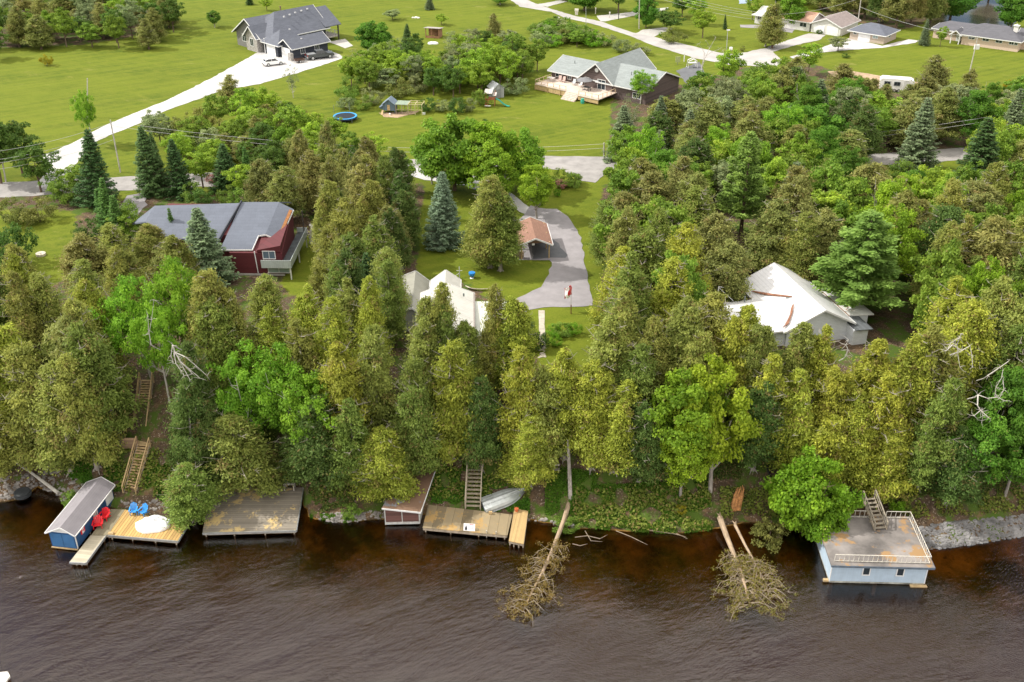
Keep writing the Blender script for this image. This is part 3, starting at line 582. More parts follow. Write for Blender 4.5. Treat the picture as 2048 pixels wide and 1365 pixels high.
panel(H1, 'deck', wood_grey, 15, 18.6, 8.2, 14, .7, .95); railing(H1, [(18.5,8.3,.95),(18.5,13.8,.95)], .9, mat=white_trim, bal=.4)
for i, (x, y) in enumerate([(3.6,1.6),(5.2,7.9),(6.2,11.0),(8,11.4),(9.8,11.8),(11.6,12.0),(13.4,12.2)]):
    z = 3.6 if i == 0 else (4.3 if i == 1 else 6.2+.1*i); w = MB(); w.cbox((x,y,z+.12), .35, .35, .25); w.build('roof_vent', M('vent_light', (.5,.5,.52)), H1)
w = MB(); w.lathe([(.14,0),(.14,1.0),(.22,1.02),(.22,1.15)], 10, (7.5,14,7.0)); w.build('chimney_pipe', M('pipe_brown', (.2,.14,.08), .5), H1)
w = MB(); w.tube([(-.9,8.9,3.1),(-.95,8.9,2.2),(-.9,8.9,.3)], .05, 6); w.build('downspout', white_trim, H1)
def loc_in(root, x, y, z=0.): m_ = Matrix.Translation(root.location) @ Matrix.Rotation(root.rotation_euler[2], 4, 'Z'); return m_ @ Vector((x, y, z))
# rocks wall, beds beside it
# ---------------------------------------------------------------- house with the umbrella deck
o = Vector((18.59,195.3,8)); H2 = thing('house', 'taupe brown house with sage grey shingle roof and long wooden deck', 'house', o, R(-39))
sage = shingle('sage_shingle', (.235,.262,.262), .25); taupe = MB_('taupe_siding', (.115,.085,.080), .22, 'Z')
walls(H2, taupe, -7.6, -.3, .9, 15, 0, 3.0, 5.9, 'y'); roof(H2, sage, -7.6, -.3, .9, 15, 3.0, 6.0, 'y', ov=.55, trim=white_trim)
walls(H2, taupe, -15, -5, 1.4, 10.6, 0, 2.9, 4.6); roof(H2, sage, -15, -4, 1.4, 10.6, 2.9, 4.7, ov=.6, trim=white_trim)
walls(H2, taupe, -1.5, 7, 1.2, 13, 0, 2.7, 4.9); roof(H2, sage, -3.6, 7, 1.2, 13, 2.7, 4.95, ov=.5, trim=white_trim)
window(H2, 'S', 1.4, -14, 1.75, 1.5, .95); window(H2, 'S', 1.4, -11, 1.7, .7, .95); window(H2, 'S', 1.4, -9.2, 1.6, 1.3, 1.1); window(H2, 'S', 1.2, 4.2, .9, 1.7, .9)
window(H2, 'S', .9, -3.6, 1.25, 1.7, 1.75, name='patio_door'); window(H2, 'S', .9, -6.6, 2.2, .9, .7)
w = MB(); w.lathe([(.38,0),(.42,.05),(.38,.1)], 18); v_ = w.build('gable_vent', white_trim, H2); v_.rotation_euler = (R(90),0,0); v_.location = (-3.95,.85,4.7)
for x, y in ((-11.5,4.2),(1.6,4.4),(1.2,6.3)): w = MB(); w.tube([(x,y,3.6),(x,y,4.6)], .07, 6); w.build('vent_pipe', M('vent_dark', (.15,.17,.17)), H2)
w = MB(); w.box(-15, -1, -4, 1.3, 1.05, 1.2); w.box(-4.2, .6, -4.9, 1.3, 1.04, 1.18); dk = w.build('deck', MB_('pale_deck', (.60,.50,.43), .14, 'X', var=.12), H2)
w = MB(); w.box(-14.9, -1.1, -3.9, -3.82, .1, 1.04); w.box(-14.95, -14.87, -3.9, 1.2, .1, 1.04); w.box(-4.1, .5, -4.8, -4.7, .3, 1.03)
for x in (-15,-12,-9,-6,-4): w.box(x, x+.12, -4.02, -3.9, 0, 1.05)
w.build('deck_skirt', wood_gold, H2)
railing(H2, [(-14.9,1.2,1.2),(-14.9,-3.9,1.2),(-7.6,-3.9,1.2)], .8, mat=M('rail_tan', (.55,.42,.28)), mid=1); railing(H2, [(-4.0,-4.7,1.18),(.5,-4.7,1.18),(.5,.8,1.18)], .8, mat=MATS['rail_tan'], mid=1)
w = MB()
for i in range(6): w.box(-7.4+.0*i, -4.3, -4.2-.32*i, -3.9-.32*i, 1.05-.2*(i+1), 1.2-.2*i-.06)
w.build('deck_steps', M('step_pale', (.58,.48,.42)), H2)
# umbrella, chairs, table on that deck
def parasol(label, base, rz=0, r=1.6, h=2.4, col=(.16,.16,.17)):
    t = thing('patio_umbrella', label, 'umbrella', base, rz); w = MB(); w.tube([(0,0,0),(0,0,h+.1)], .03, 6); w.build('pole', grey_metal, t)
    w = MB(); k = 8; rim = [(r*math.cos(2*math.pi*i/k), r*math.sin(2*math.pi*i/k), h-.55) for i in range(k)]; rim2 = [(a_, b_, c-.04) for a_, b_, c in rim]
    for i in range(k): j = (i+1) % k; w.face([rim[i], rim[j], (0,0,h)]); w.face([rim2[j], rim2[i], (0,0,h-.04)]); w.face([rim2[i], rim2[j], rim[j], rim[i]])
    w.build('canopy', M('canopy_grey', col, .8, .1), t); w = MB(); w.lathe([(.28,0),(.25,.08)], 12); w.build('base', M('base_dark', (.08,.08,.08)), t); return t
parasol('dark grey patio umbrella open above the wooden deck', loc_in(H2, -5.2, -1.2, 1.2))
def lawn_chair(label, base, rz, col, group=None):
    m_ = M('chair_%02d%02d%02d' % tuple(int(c*99) for c in col), col, .5, .12, 4); t = thing('chair', label, 'chair', base, rz, group)
    w = MB(); w.cbox((0,0,.4), .56, .52, .05); w.build('seat', m_, t); w = MB(); w.cbox((0,.3,.75), .54, .05, .72, rx=R(-16)); w.build('backrest', m_, t)
    for s in (-1,1):
        w = MB(); w.cbox((s*.3,.02,.6), .07, .55, .04); w.build('armrest', m_, t)
        for y in (-.22,.26): w = MB(); w.cbox((s*.27,y,.2), .05, .05, .4 if y > 0 else .4); w.build('leg', m_, t)
    return t
for i, (x, y, r_, tx) in enumerate([(-12.2,.3,15,'pinkish deck chair left of the other beside the house windows'),(-11.2,.2,5,'pinkish deck chair right of its twin beside the house windows')]): lawn_chair(tx, loc_in(H2, x, y, 1.2), R(-39+r_), (.55,.40,.36))
lawn_chair('pale grey deck chair standing left of the patio umbrella', loc_in(H2,-8.6,0,1.2), R(-30), (.55,.58,.60)); lawn_chair('white deck chair under the left rim of the umbrella', loc_in(H2,-6.9,-.2,1.2), R(-60), (.75,.75,.75))
def table(label, base, rz, a=1.5, b_=.9, h=.72, col=(.5,.45,.42), name='table'):
    t = thing(name, label, 'table', base, rz); m_ = M('tab_%02d' % int(col[0]*99), col, .6); w = MB(); w.cbox((0,0,h), a, b_, .05); w.build('tabletop', m_, t)
    for x in (-1,1):
        for y in (-1,1): w = MB(); w.cbox((x*(a/2-.1),y*(b_/2-.1),h/2-.012), .06, .06, h-.024); w.build('leg', m_, t)
    return t
table('pale patio table at the left end of the long deck', loc_in(H2,-13.6,-.6,1.2), R(-39)); table('dark dining table under the patio umbrella', loc_in(H2,-4.4,-1.6,1.2), R(-39), col=(.07,.07,.07))
w = MB(); w.lathe([(.32,0),(.38,.5),(.3,.55),(.3,.9),(.1,.95)], 14); one(w, 'hose_reel', M('teal_plastic', (.03,.33,.25), .5), 'teal green hose reel standing at the foot of the deck', 'hose reel', base=(0,0,0)).location = loc_in(H2, -2.6, -5.4, 0)
# ---------------------------------------------------------------- red house
o = Vector((-28.7,119.3,8)); H3 = thing('house', 'dark red house with slate blue shingle roof and metal sided balcony', 'house', o, R(-1.5))
rd = MB_('barn_red_siding', (.095,.013,.018), .2, 'Z', var=.12); bl = shingle('slate_blue_shingle', (.118,.134,.172), .12, w=1.2, h=.5)
q_ = lambda x, y, h: (lambda p: tuple(Matrix.Rotation(R(1.5), 3, 'Z') @ (p-o)))(P(250+x/5.12, 390+y/5.12, 8+h))
def rpoly(name, pts, mat, th=.18): w = MB(); w.slab([q_(*p) for p in pts], th); return w.build(name, mat, H3)
yE = q_(1300,556,3.45)[1]; yT = q_(1385,75,6.9)[1]; kS = (6.9-3.45)/(yT-yE)
def qpl(x, y, dz=0.):                        # pixel on the front roof plane
    h = 5.
    for _ in range(40): p = q_(x, y, h); h = .5*h+.5*(3.45+dz+kS*(p[1]-yE))
    return q_(x, y, h)
def slabw(name, pts, mat=bl, th=.18): w = MB(); w.slab(pts, th); return w.build(name, mat, H3)
A1, A2, A3, A4, A5, A6 = [qpl(*p) for p in [(975,558),(1305,556),(1368,412),(1440,402),(1575,75),(1195,75)]]
RF = slabw('roof', [A1,A2,A3,A4,A5,A6])
B1_, B2_, B3_, B4_, B5_ = [qpl(*p, -.1) for p in [(400,425),(945,500),(1190,84),(305,112),(205,275)]]
slabw('roof', [B1_,B2_,B3_,B4_,B5_]); slabw('roof', [B5_,B4_,q_(75,292,3.2)])
C3 = (A4[0]+1.75, A4[1]-.15, A4[2]-.75); C4 = (A5[0]+1.9, A5[1]-.3, A5[2]-.85)
sr = slabw('roof', [A4,C3,C4,A5]); bk = lambda p: (p[0], p[1]+6.5, p[2]-2.6)
slabw('roof', [A6,A5,bk(A5),bk(A6)]); slabw('roof', [B4_,B3_,bk(B3_),bk(B4_)])
w = MB(); cl_ = lambda s_, o2: tuple(Vector(C3)+(Vector(C4)-Vector(C3))*s_+Vector((o2,0,.09-o2*.43))); w.slab([cl_(.08,-.35), cl_(.1,-.05), cl_(.93,-.05), cl_(.93,-.4)], .05); w.build('needle_litter', M('needle_litter', (.36,.16,.06), .95, .4, 5), sr)
w = MB(); dn_ = Vector((0,-.06,-.12))
for p_, r2 in ((A1,A2),(A2,A3),(A3,A4),(A4,C3),(C3,C4)): beam(w, Vector(p_)+dn_, Vector(r2)+dn_, .07, .17)
w.build('fascia', white_trim, RF)
w = MB(); beam(w, Vector(B2_)+Vector((.1,0,.3)), Vector(B3_)+Vector((.1,0,.3)), .12, .25); w.build('roof_edge', M('edge_dark', (.04,.045,.06)), RF)
zf = lambda y, dz=0.: 3.45+dz+kS*(y-yE)-.22
w = MB(); w.prism([(-6.6,0,0),(0,0,0),(0,yT,0),(-5.4,yT,0)], [(-6.6,0,zf(0)),(0,0,min(zf(0),3.3)),(0,yT,5.6),(-5.4,yT,zf(yT))]); yl = max(B1_[1],1)+.5; w.prism([(-16,yl,0),(-7.2,yl,0),(-7.2,yT,0),(-16,yT,0)], [(-16,yl,zf(yl,-.1)),(-7.2,yl,zf(yl,-.1)),(-7.2,yT,zf(yT,-.1)),(-16,yT,zf(yT,-.1))]); w.build('wall', rd, H3)
print('RED', A1, A2, A3, A4, A5, A6, B1_, B2_, C3, C4, yE, yT)
w = MB(); w.prism([(-3.2,-.02,3.2),(-.1,-.02,3.2),(-.1,8,3.2),(-3.2,8,3.2)], [(-3.0,-.02,3.5),(-.1,-.02,4.1),(-.1,8,5.6),(-3.0,8,5.6)]); w.build('dormer_wall', rd, H3)
window(H3, 'S', 0, -2.35, 2.35, 1.45, .95, pane=glass('blue_glass', (.10,.14,.18))); window(H3, 'S', 0, -1.9, .45, 2.6, .75, pane=glass('pale_glass', (.28,.36,.34)))
w = MB(); w.tube([(-3.4,-.08,3.3),(-3.25,-.08,.3)], .06, 6); w.build('downspout', white_trim, H3)
w = MB(); w.box(-2.3,1.3,-1.4,-.03,1.95,2.08); w.box(.03,1.3,-.02,8.8,1.95,2.08); w.build('balcony_floor', M('balcony_mat', (.055,.065,.07), .7, .5, 1.), H3)
bm_ = MB_('balcony_metal', (.42,.47,.46), .25, 'X', var=.06, rough=.5); w = MB(); w.box(-2.36,1.36,-1.46,-1.4,1.7,2.75); w.box(1.3,1.36,-1.4,8.8,1.7,2.75); w.box(.03,1.36,8.8,8.86,1.9,2.75); w.box(-2.36,-2.3,-1.4,-.03,1.7,2.2); w.build('balcony_parapet', bm_, H3)
for y in (-1.2,3.8,8.6): panel(H3, 'balcony_post', white_trim, 1.1, 1.24, y, y+.14, 0, 1.95)
panel(H3, 'roof_post', M('post_dark', (.06,.05,.05)), 1.0, 1.12, 8.3, 8.42, 2.08, 5.3)
w = MB(); w.tube([q_(1110,280,4.6), q_(1105,250,5.0)], .07, 6); w.build('vent_pipe', MATS['vent_dark'], H3)
w = MB(); w.box(-7.2,.1,-.1,-.02,0,.25); w.build('foundation', conc, H3)
# ---------------------------------------------------------------- beige roofed cottage (centre)
o = Vector((-4.27,108.6,8)); H4 = thing('cottage', 'cottage with cream metal roofs on several levels among cedars', 'cottage', o, R(2))
cream = MB_('cream_metal_roof', (.58,.57,.52), .42, 'Y', groove=.45, var=.04, rough=.45); tanr = MB_('tan_metal_roof', (.30,.295,.25), .42, 'Y', groove=.4, var=.04, rough=.5); pale_w = MB_('pale_siding', (.50,.50,.46), .2, 'Z', var=.05)
walls(H4, pale_w, -6.2, -.5, -9.4, .2, -.2, 2.75, 3.85, 'y'); roof(H4, cream, -6.2, -.5, -9.4, .2, 2.75, 3.95, 'y', ov=.4, trim=white_trim)
walls(H4, pale_w, -4.8, -2.1, .1, 3.6, 0, 2.9, 3.7, 'y'); roof(H4, cream, -4.9, -2.0, -.4, 3.6, 2.95, 4.05, 'y', ov=.3, trim=white_trim)
walls(H4, pale_w, -10.2, -6, -3.6, 4.8, 0, 2.2, 3.1, 'y', off=1.0); roof(H4, tanr, -10.2, -6, -3.6, 4.8, 2.2, 3.3, 'y', ov=.5, trim=white_trim, off=1.0)
walls(H4, pale_w, -.5, 4.2, -8.2, -1.6, -.2, 1.85); w = MB(); w.slab([(-.42,-8.6,2.1),(4.6,-8.6,1.95),(4.6,-1.2,2.35),(-.42,-1.2,2.5)], .14); w.build('roof', MB_('sage_metal_roof', (.50,.52,.46), .42, 'X', groove=.4, var=.04), H4)
window(H4, 'S', -9.4, -5, .9, 1.6, 1.1); window(H4, 'S', -8.2, .5, .6, 2.6, .9); window(H4, 'E', 4.2, -6, .6, 1.6, .8)
w = MB(); w.cbox((-1.3,-1.6,3.55), .18, .18, .35); w.build('roof_vent', MATS['vent_dark'], H4)
for x in (-6.55,-.12): w = MB(); beam(w, (x,-9.8,2.72), (x,.4,2.72), .14, .12); w.build('gutter', M('gutter_brown', (.22,.19,.17), .6), H4)
w = MB(); w.box(-1.5,5,-11.2,-8.3,.05,.22); dd = w.build('deck', wood_gold, H4); railing(H4, [(-1.4,-11.1,.22),(4.9,-11.1,.22)], .85, mat=wood_old)
w = MB(); w.tube([(-2.0,4.4,0),(-2.0,4.4,4.2)], .06, 6); w.tube([(-2.35,4.4,3.7),(-1.65,4.4,3.7)], .03, 5); w.tube([(-2,4.4,3.4),(-3.1,3.6,2.9)], .025, 5); one(w, 'antenna_mast', grey_metal, 'thin metal mast standing behind the cream roofed cottage', 'mast', base=(0,0,0)).location = o
# ---------------------------------------------------------------- carport
o = Vector((4.95,124.3,8.05)); H5 = thing('carport', 'open wooden carport with reddish brown shingle roof beside the driveway', 'carport', o, R(5))
br = shingle('brown_shingle', (.25,.135,.095), .2, spots=((.45,.36,.25), .63, 1.2))
roof(H5, br, -3.9, 0, 0, 6.4, 2.15, 3.0, 'y', ov=.3, trim=white_trim)
for x in (-3.8,-.2):
    for y in (.05,3.1,6.2): panel(H5, 'post', wood_gold, x, x+.16, y, y+.16, 0, 2.3)
walls(H5, M('shed_brown', (.15,.085,.05), .85), -3.75, -.15, 5.6, 5.75, 0, 2.1, name='back_wall'); walls(H5, MATS['shed_brown'], -3.9, -.0, .02, .1, 2.2, 2.25, 2.9, 'y', name='gable_board')
w = MB(); rr_ = random.Random(3)
for i in range(7):
    for j in range(5): y = .2+.0*j; w.tube([(-4.9+.22*i+.1*(j % 2), -.1+rr_.uniform(-.05,.05), .1+.19*j), (-4.9+.22*i+.1*(j % 2), .35, .1+.19*j)], .1, 7)
one(w, 'firewood_stack', M('firewood', (.42,.33,.24), .9, .4, 5), 'stack of split firewood beside the brown carport', 'firewood', base=(0,0,0)).location = o
w = MB(); w.cbox((-2.2,-.08,2.2), .35, .1, .6); w.cbox((-2.2,-.08,2.55), .22, .08, .2); one(w, 'gable_ornament', white_trim, 'small white ornament hanging on the carport gable', 'ornament', base=(0,0,0)).location = o
# ---------------------------------------------------------------- white roofed cottage (right)
o = Vector((34.34,101.3,8)); H6 = thing('cottage', 'white cottage with blinding white metal roof streaked with rusty needles', 'cottage', o, R(-76))
wr = MB_('white_metal_roof', (.66,.66,.67), .4, 'Y', groove=.3, gap=.1, var=.03, rough=.4); wr2 = MB_('white_metal_roof_wing', (.63,.63,.64), .4, 'X', groove=.3, gap=.1, var=.02, rough=.4); wwall = MB_('white_siding', (.72,.75,.80), .2, 'Z', var=.04)
walls(H6, wwall, -12, -.9, -3.9, 3.4, 0, 2.55, 4.35, off=.25); roof(H6, wr, -12, -.9, -3.9, 3.4, 2.55, 4.4, ov=.65, trim=white_trim, off=.25)
walls(H6, wwall, -7.6, -1.2, -13.5, -3, 0, 2.5, 3.8, 'y'); roof(H6, wr2, -7.6, -1.2, -13.5, -1.6, 2.5, 3.95, 'y', ov=.6, trim=white_trim)
walls(H6, wwall, -9, -2.5, 3.4, 7, 0, 1.9); w = MB(); w.slab([(-9.3,3.9,2.2),(-9.3,7.6,1.9),(-2.3,7.6,1.9),(-2.3,3.9,2.2)], .12); w.build('roof', M('rusty_white_roof', (.74,.73,.72), .5, .05, 1., spots=((.42,.17,.05), .58, .5)), H6)
walls(H6, wwall, -2.4, .6, 3.4, 5.2, 0, 1.9); w = MB(); w.slab([(-2.3,3.5,2.05),(.9,3.5,2.05),(.9,5.6,1.95),(-2.3,5.6,1.95)], .1); w.build('roof', MB_('dark_ribbed_roof', (.10,.11,.12), .3, 'Y'), H6)
lit_ = M('rust_litter', (.24,.11,.065), .95, .5, 3)
for q in ([(-9.5,-3.9,2.62),(-7.6,-2.9,3.1),(-5.2,-1.4,3.75),(-5.1,-1.55,3.75),(-7.7,-3.3,2.95),(-9.6,-4.2,2.6)], [(-3.9,-1.9,3.6),(-3.2,-2.5,3.35),(-2.2,-3.1,3.1),(-1.1,-4.2,2.55),(-.8,-4.6,2.5),(-1.0,-3.8,2.75),(-2.4,-2.7,3.25),(-3.4,-2.1,3.55)]):
    w = MB(); w.slab([(a_, b_, c+.14) for a_, b_, c in q], .1); w.build('needle_litter', lit_, H6)
w = MB(); w.box(-9.6,-2,3.95,4.3,1.9,2.26); w.build('needle_litter', lit_, H6)
window(H6, 'S', -13.5, -5, .9, 1.3, 1.0); window(H6, 'E', -.9, .6, 1.1, .8, .9); window(H6, 'E', -.9, -1.7, 1.1, .8, .9)
w = MB(); w.tube([(-6.4,-6.6,3.2),(-6.4,-6.6,3.9)], .09, 6); w.build('vent_pipe', MATS['vent_dark'], H6)
w = MB(); w.cbox((-5.2,-1.9,3.6), .3, .3, .22); w.build('roof_vent', MATS['vent_dark'], H6)
w = MB(); w.tube([(-9.2,-8.6,0),(-9.2,-8.6,4.0)], .07, 6); w.tube([(-9.2,-8.6,4),(-10.2,-5.6,2.7)], .05, 6); w.tube([(-9.2,-8.6,3.9),(-7.9,-7.2,2.6)], .03, 5); one(w, 'white_frame', white_trim, 'white pole with slanting braces at the back of the white cottage', 'pole frame', base=(0,0,0)); bpy.data.objects['white_frame'].location = o; bpy.data.objects['white_frame'].rotation_euler = (0,0,R(-76))
# ---------------------------------------------------------------- far right houses
whsd = MB_('off_white_siding', (.66,.65,.62), .2, 'Z', var=.05)
o = P(1470+1190/5.689, 420/5.689); H7 = thing('garage', 'white double garage with grey brown gable roof and two doors', 'garage', o, R(-40)); gb = shingle('grey_brown_shingle', (.24,.20,.19))
walls(H7, whsd, -7.2, 0, 0, 9.5, 0, 2.2, 3.5, 'y'); roof(H7, gb, -7.2, 0, 0, 9.5, 2.2, 3.6, 'y', ov=.4, trim=white_trim)
for x in (-6.7,-3.3): panel(H7, 'garage_door', garage_w, x, x+2.8, -.07, -.01, .03, 1.85)
o = P(1470+1685/5.689, 510/5.689); H8 = thing('garage', 'beige brick garage with charcoal hipped roof and white door', 'garage', o, R(-40)); bb = M('beige_brick', (.46,.38,.31), .9, .2, 6)
walls(H8, bb, -8, 0, 0, 7, 0, 2.1); roof(H8, slate, -8, 0, 0, 7, 2.15, 3.5, h0=3, h1=3.2, ov=.55, trim=white_trim)
panel(H8, 'garage_door', garage_w, -6, -3.2, -.07, -.01, .03, 1.75)
window(H8, 'S', 0, -2.6, 1.1, 1.1, .7, pane=glass('pale_glass')); window(H8, 'S', 0, -7.2, 1.3, .7, .5); window(H8, 'E', 0, 2.6, 1.1, .9, .6)
o = P(1470+840/5.689, 362/5.689); H9 = thing('house', 'white bungalow with salmon brown roof half hidden behind a cedar', 'house', o, R(-38)); sal = shingle('salmon_shingle', (.42,.25,.18))
walls(H9, whsd, -14, 0, 0, 7, 0, 2.3, 3.6); roof(H9, sal, -9, 0, 0, 7, 2.3, 3.7, ov=.5, trim=white_trim); roof(H9, shingle('white_shingle', (.62,.61,.6)), -14, -9.5, -.6, 7, 2.3, 3.7, h0=3, ov=.4, trim=white_trim)
window(H9, 'S', 0, -2.4, .9, 1.6, .9); window(H9, 'S', 0, -11, .9, 1.4, .9); window(H9, 'S', 0, -13.2, .9, .8, .9); w = MB(); w.cbox((-7,3.5,3.9), .6, .6, .9); w.build('chimney', M('chimney_brick', (.3,.13,.08)), H9)
o = P(1750+1940/6.826, 715/6.826); H10 = thing('house', 'long beige brick bungalow with charcoal hip roof and white gabled porch', 'house', o, R(-36)); sl2 = shingle('charcoal_shingle_warm', (.10,.10,.115))
pb = M('peach_brick', (.58,.45,.36), .9, .15, 5); walls(H10, pb, -12, 0, 0, 8, 0, 2.45); roof(H10, sl2, -12.4, 0, 0, 8, 2.5, 4.3, h0=3.5, h1=3.6, ov=.6, trim=white_trim)
walls(H10, pb, -19, -11, 2.5, 8, 0, 2.3); roof(H10, sl2, -19, -10, 2.5, 8, 2.35, 3.6, h0=2.5, ov=.5, trim=white_trim); walls(H10, pb, 0, 9, 3, 9, 0, 2.4); roof(H10, sl2, -1, 9, 3, 9, 2.4, 3.9, h1=3, ov=.5, trim=white_trim)
for x, ww in ((-10.6,1.3),(-7.6,1.3),(-4.8,1.3),(-2,.9),(-.9,.6)): window(H10, 'S', 0, x, 1.45, ww, .75)
roof(H10, sl2, -14.3, -12.3, -.6, 3, 2.2, 3.0, 'y', ov=.3, trim=white_trim)
for x in (-14.3,-12.5): panel(H10, 'porch_post', white_trim, x, x+.2, -.6, -.4, 0, 2.2)
panel(H10, 'entry_door', white_trim, -13.8, -12.8, 2.4, 2.46, 0, 2)
w = MB(); w.cbox((-1.9,3.4,4.1), .9, .9, 1.3); ch = w.build('chimney', M('white_brick', (.7,.68,.65)), H10); w = MB(); w.cbox((-1.9,3.4,4.82), 1.2, 1.2, .12); w.cbox((-1.9,3.4,5.0), .3, .3, .3); w.build('chimney_cap', white_trim, ch)
# field shelter
o = P(851,76); S1 = thing('field_shelter', 'small open fronted timber shelter with grey sloping roof in the field', 'shelter', o, R(-14)); tm_ = M('reddish_timber', (.33,.17,.10), .9)
for x, y, h in ((0,0,2.1),(1.4,0,2.1),(3.1,0,2.1),(0,2.4,1.7),(3.1,2.4,1.7)): panel(S1, 'post', tm_, x, x+.16, y, y+.16, 0, h)
panel(S1, 'back_wall', tm_, 0, 3.26, 2.45, 2.53, 0, 1.7); panel(S1, 'side_wall', tm_, 3.18, 3.26, .17, 2.4, 0, 1.85); panel(S1, 'front_board', tm_, .17, 3.09, .02, .1, 0, .5)
w = MB(); w.slab([(-.3,-.4,2.35),(3.6,-.4,2.35),(3.6,2.9,1.85),(-.3,2.9,1.85)], .1); w.build('roof', M('shelter_roof', (.36,.33,.31)), S1)
# shed
o = P(650+1690/4.995, 160+190/4.995); S2 = thing('shed', 'grey vertical board garden shed behind the slide playset', 'shed', o, R(28)); gs = MB_('grey_board', (.32,.33,.34), .3, 'X')
walls(S2, gs, -.2, 2.1, 0, 2.4, 0, 1.9, 2.7, 'y'); roof(S2, M('shed_roof', (.42,.44,.47), .6), -.2, 2.1, 0, 2.4, 1.9, 2.75, 'y', ov=.15, th=.08); panel(S2, 'door', M('door_grey', (.22,.23,.24)), .5, 1.4, -.06, -.01, .05, 1.7)
# ---------------------------------------------------------------- chicken coop and run
o = P(650+580/4.995, 160+335/4.995); K = thing('chicken_coop', 'slate blue raised chicken coop with small wooden door', 'coop', o, R(-8)); cb = MB_('coop_blue', (.10,.15,.20), .2, 'X'); cbr = shingle('coop_roof', (.17,.22,.28))
walls(K, cb, 0, 2.3, 0, 1.9, .55, 1.75, 2.6, 'y'); roof(K, cbr, 0, 2.3, 0, 1.9, 1.75, 2.65, 'y', ov=.3, th=.08); panel(K, 'door', wood_gold, .85, 1.35, -.06, -.01, .6, 1.6)
for x in (.05,2.15):
    for y in (.05,1.75): panel(K, 'leg', cb, x, x+.1, y, y+.1, 0, .55)
w = MB(); w.box(-.6,-.01,.2,1.3,.7,1.1); nb_ = w.build('nest_box', cb, K); w = MB(); w.slab([(-.75,.1,1.05),(-.02,.1,1.35),(-.02,1.4,1.35),(-.75,1.4,1.05)], .05); w.build('nest_lid', cbr, nb_); w = MB(); w.slab([(-.2,-1.,.06),(.15,-1.,.06),(.15,0,.6),(-.2,0,.6)], .05); w.build('ramp', wood_gold, K)
t = thing('chicken_run', 'timber framed wire run attached beside the blue coop', 'animal run', o, R(-8)); w = MB(); w2 = MB(); wn_ = M('new_lumber', (.55,.48,.28))
for (x0, x1, mb, h) in ((2.5,4.7,w2,1.75),(4.75,7.3,w,1.9)):
    for x in (x0, (x0+x1)/2, x1):
        for y in (-.2, 2.1): mb.box(x-.05, x+.05, y-.05, y+.05, 0, h)
        beam(mb, (x,-.2,h), (x,2.1,h), .08, .08)
    for y in (-.2,.95,2.1): beam(mb, (x0,y,h+.04), (x1,y,h+.04), .08, .08)
    for y in (-.2,2.1): beam(mb, (x0,y,h*.5), (x1,y,h*.5), .06, .06)
w.build('frame', wn_, t); w2.build('frame', wood_old, t); w = MB(); w.slab([(2.4,-.3,1.86),(4.75,-.3,1.86),(4.75,2.2,1.86),(2.4,2.2,1.86)], .03); w.build('run_roof', M('run_roof', (.26,.32,.24), .4), t)
sheet('bare_patch', [(757,226),(800,224),(838,222),(830,228),(815,230),(795,236),(770,234)], dirt, 8.033)
w = MB(); w.lathe([(.16,0),(.2,.3),(.12,.34)], 12); one(w, 'bucket', white_trim, 'white bucket standing in front of the chicken coop', 'bucket', base=(0,0,0)).location = loc_in(K, 1.5, -.9)
w = MB(); w.cbox((0,0,.15), .5, .4, .3); w.cbox((0,0,.31), .3, .2, .04); one(w, 'crate', M('pale_crate', (.6,.62,.6)), 'small pale crate lying on the lawn right of the chicken run', 'crate', base=(0,0,0)).location = P(848,229)
# ---------------------------------------------------------------- trampoline
o = P(691,241); t = thing('trampoline', 'round trampoline with black mat and bright blue padded rim', 'trampoline', o); n_ = 32; r_ = 2.1
w = MB(); w.lathe([(0,.78),(r_-.32,.78),(r_-.32,.80),(0,.80)], n_); w.build('mat', M('tramp_mat', (.018,.02,.025), .5), t)
w = MB()
w.lathe([(r_-.32,.76),(r_,.74),(r_+.03,.80),(r_,.86),(r_-.32,.84),(r_-.32,.76)], n_, cap=False); w.build('rim_pad', M('tramp_blue', (.05,.30,.62), .5, .1), t)
w = MB(); w.lathe([(r_-.02,.52),(r_+.0,.52),(r_+.0,.75),(r_-.02,.75)], n_, cap=False); w.build('skirt', M('tramp_navy', (.01,.02,.07)), t)
for i in range(6): a = i*math.pi/3+.2; w = MB(); w.tube([(r_*math.cos(a),r_*math.sin(a),.75),(r_*math.cos(a),r_*math.sin(a),0)], .05, 6); w.build('leg', MATS['vent_dark'], t)
for a in (R(75),R(165)): w = MB(); w.tube([(r_*math.cos(a),r_*math.sin(a),.8),(r_*math.cos(a),r_*math.sin(a),2.6)], .04, 6); w.build('net_pole', MATS['vent_dark'], t)
# ---------------------------------------------------------------- playset with slide
o = P(650+1600/4.995, 160+262/4.995); t = thing('playset', 'redwood playset tower with striped canopy and green slide', 'playset', o, R(-6)); rw = M('redwood', (.36,.12,.06), .8)
for x in (0,1.7):
    for y in (0,1.4): panel(t, 'post', rw, x, x+.1, y, y+.1, 0, 2.6)
panel(t, 'platform', rw, -.04, 1.84, -.04, 1.54, 1.2, 1.28); w = MB(); w.box(-.06,1.8,-.06,-.01,1.3,1.75); w.box(-.09,-.05,0,1.4,1.3,1.75); w.build('tower_panel', rw, t)
w = MB(); w.slab([(-.15,-.3,2.45),(1.35,-.3,2.45),(1.35,1.7,2.75),(-.15,1.7,2.75)], .04); w.slab([(1.4,-.3,2.1),(2.1,-.3,2.1),(2.1,1.2,2.3),(1.4,1.2,2.3)], .04); w.build('canopy', MB_('stripe_canopy', (.45,.42,.39), .35, 'X', var=.25), t)
w = MB(); w.tube([(1.9,.5,1.35),(2.6,.3,1.1),(3.4,.1,.5),(4.1,-.1,.2),(4.6,-.2,.18)], .26, 8, flat=.4); w.build('slide', M('slide_green', (.01,.26,.18), .4), t)
w = MB()
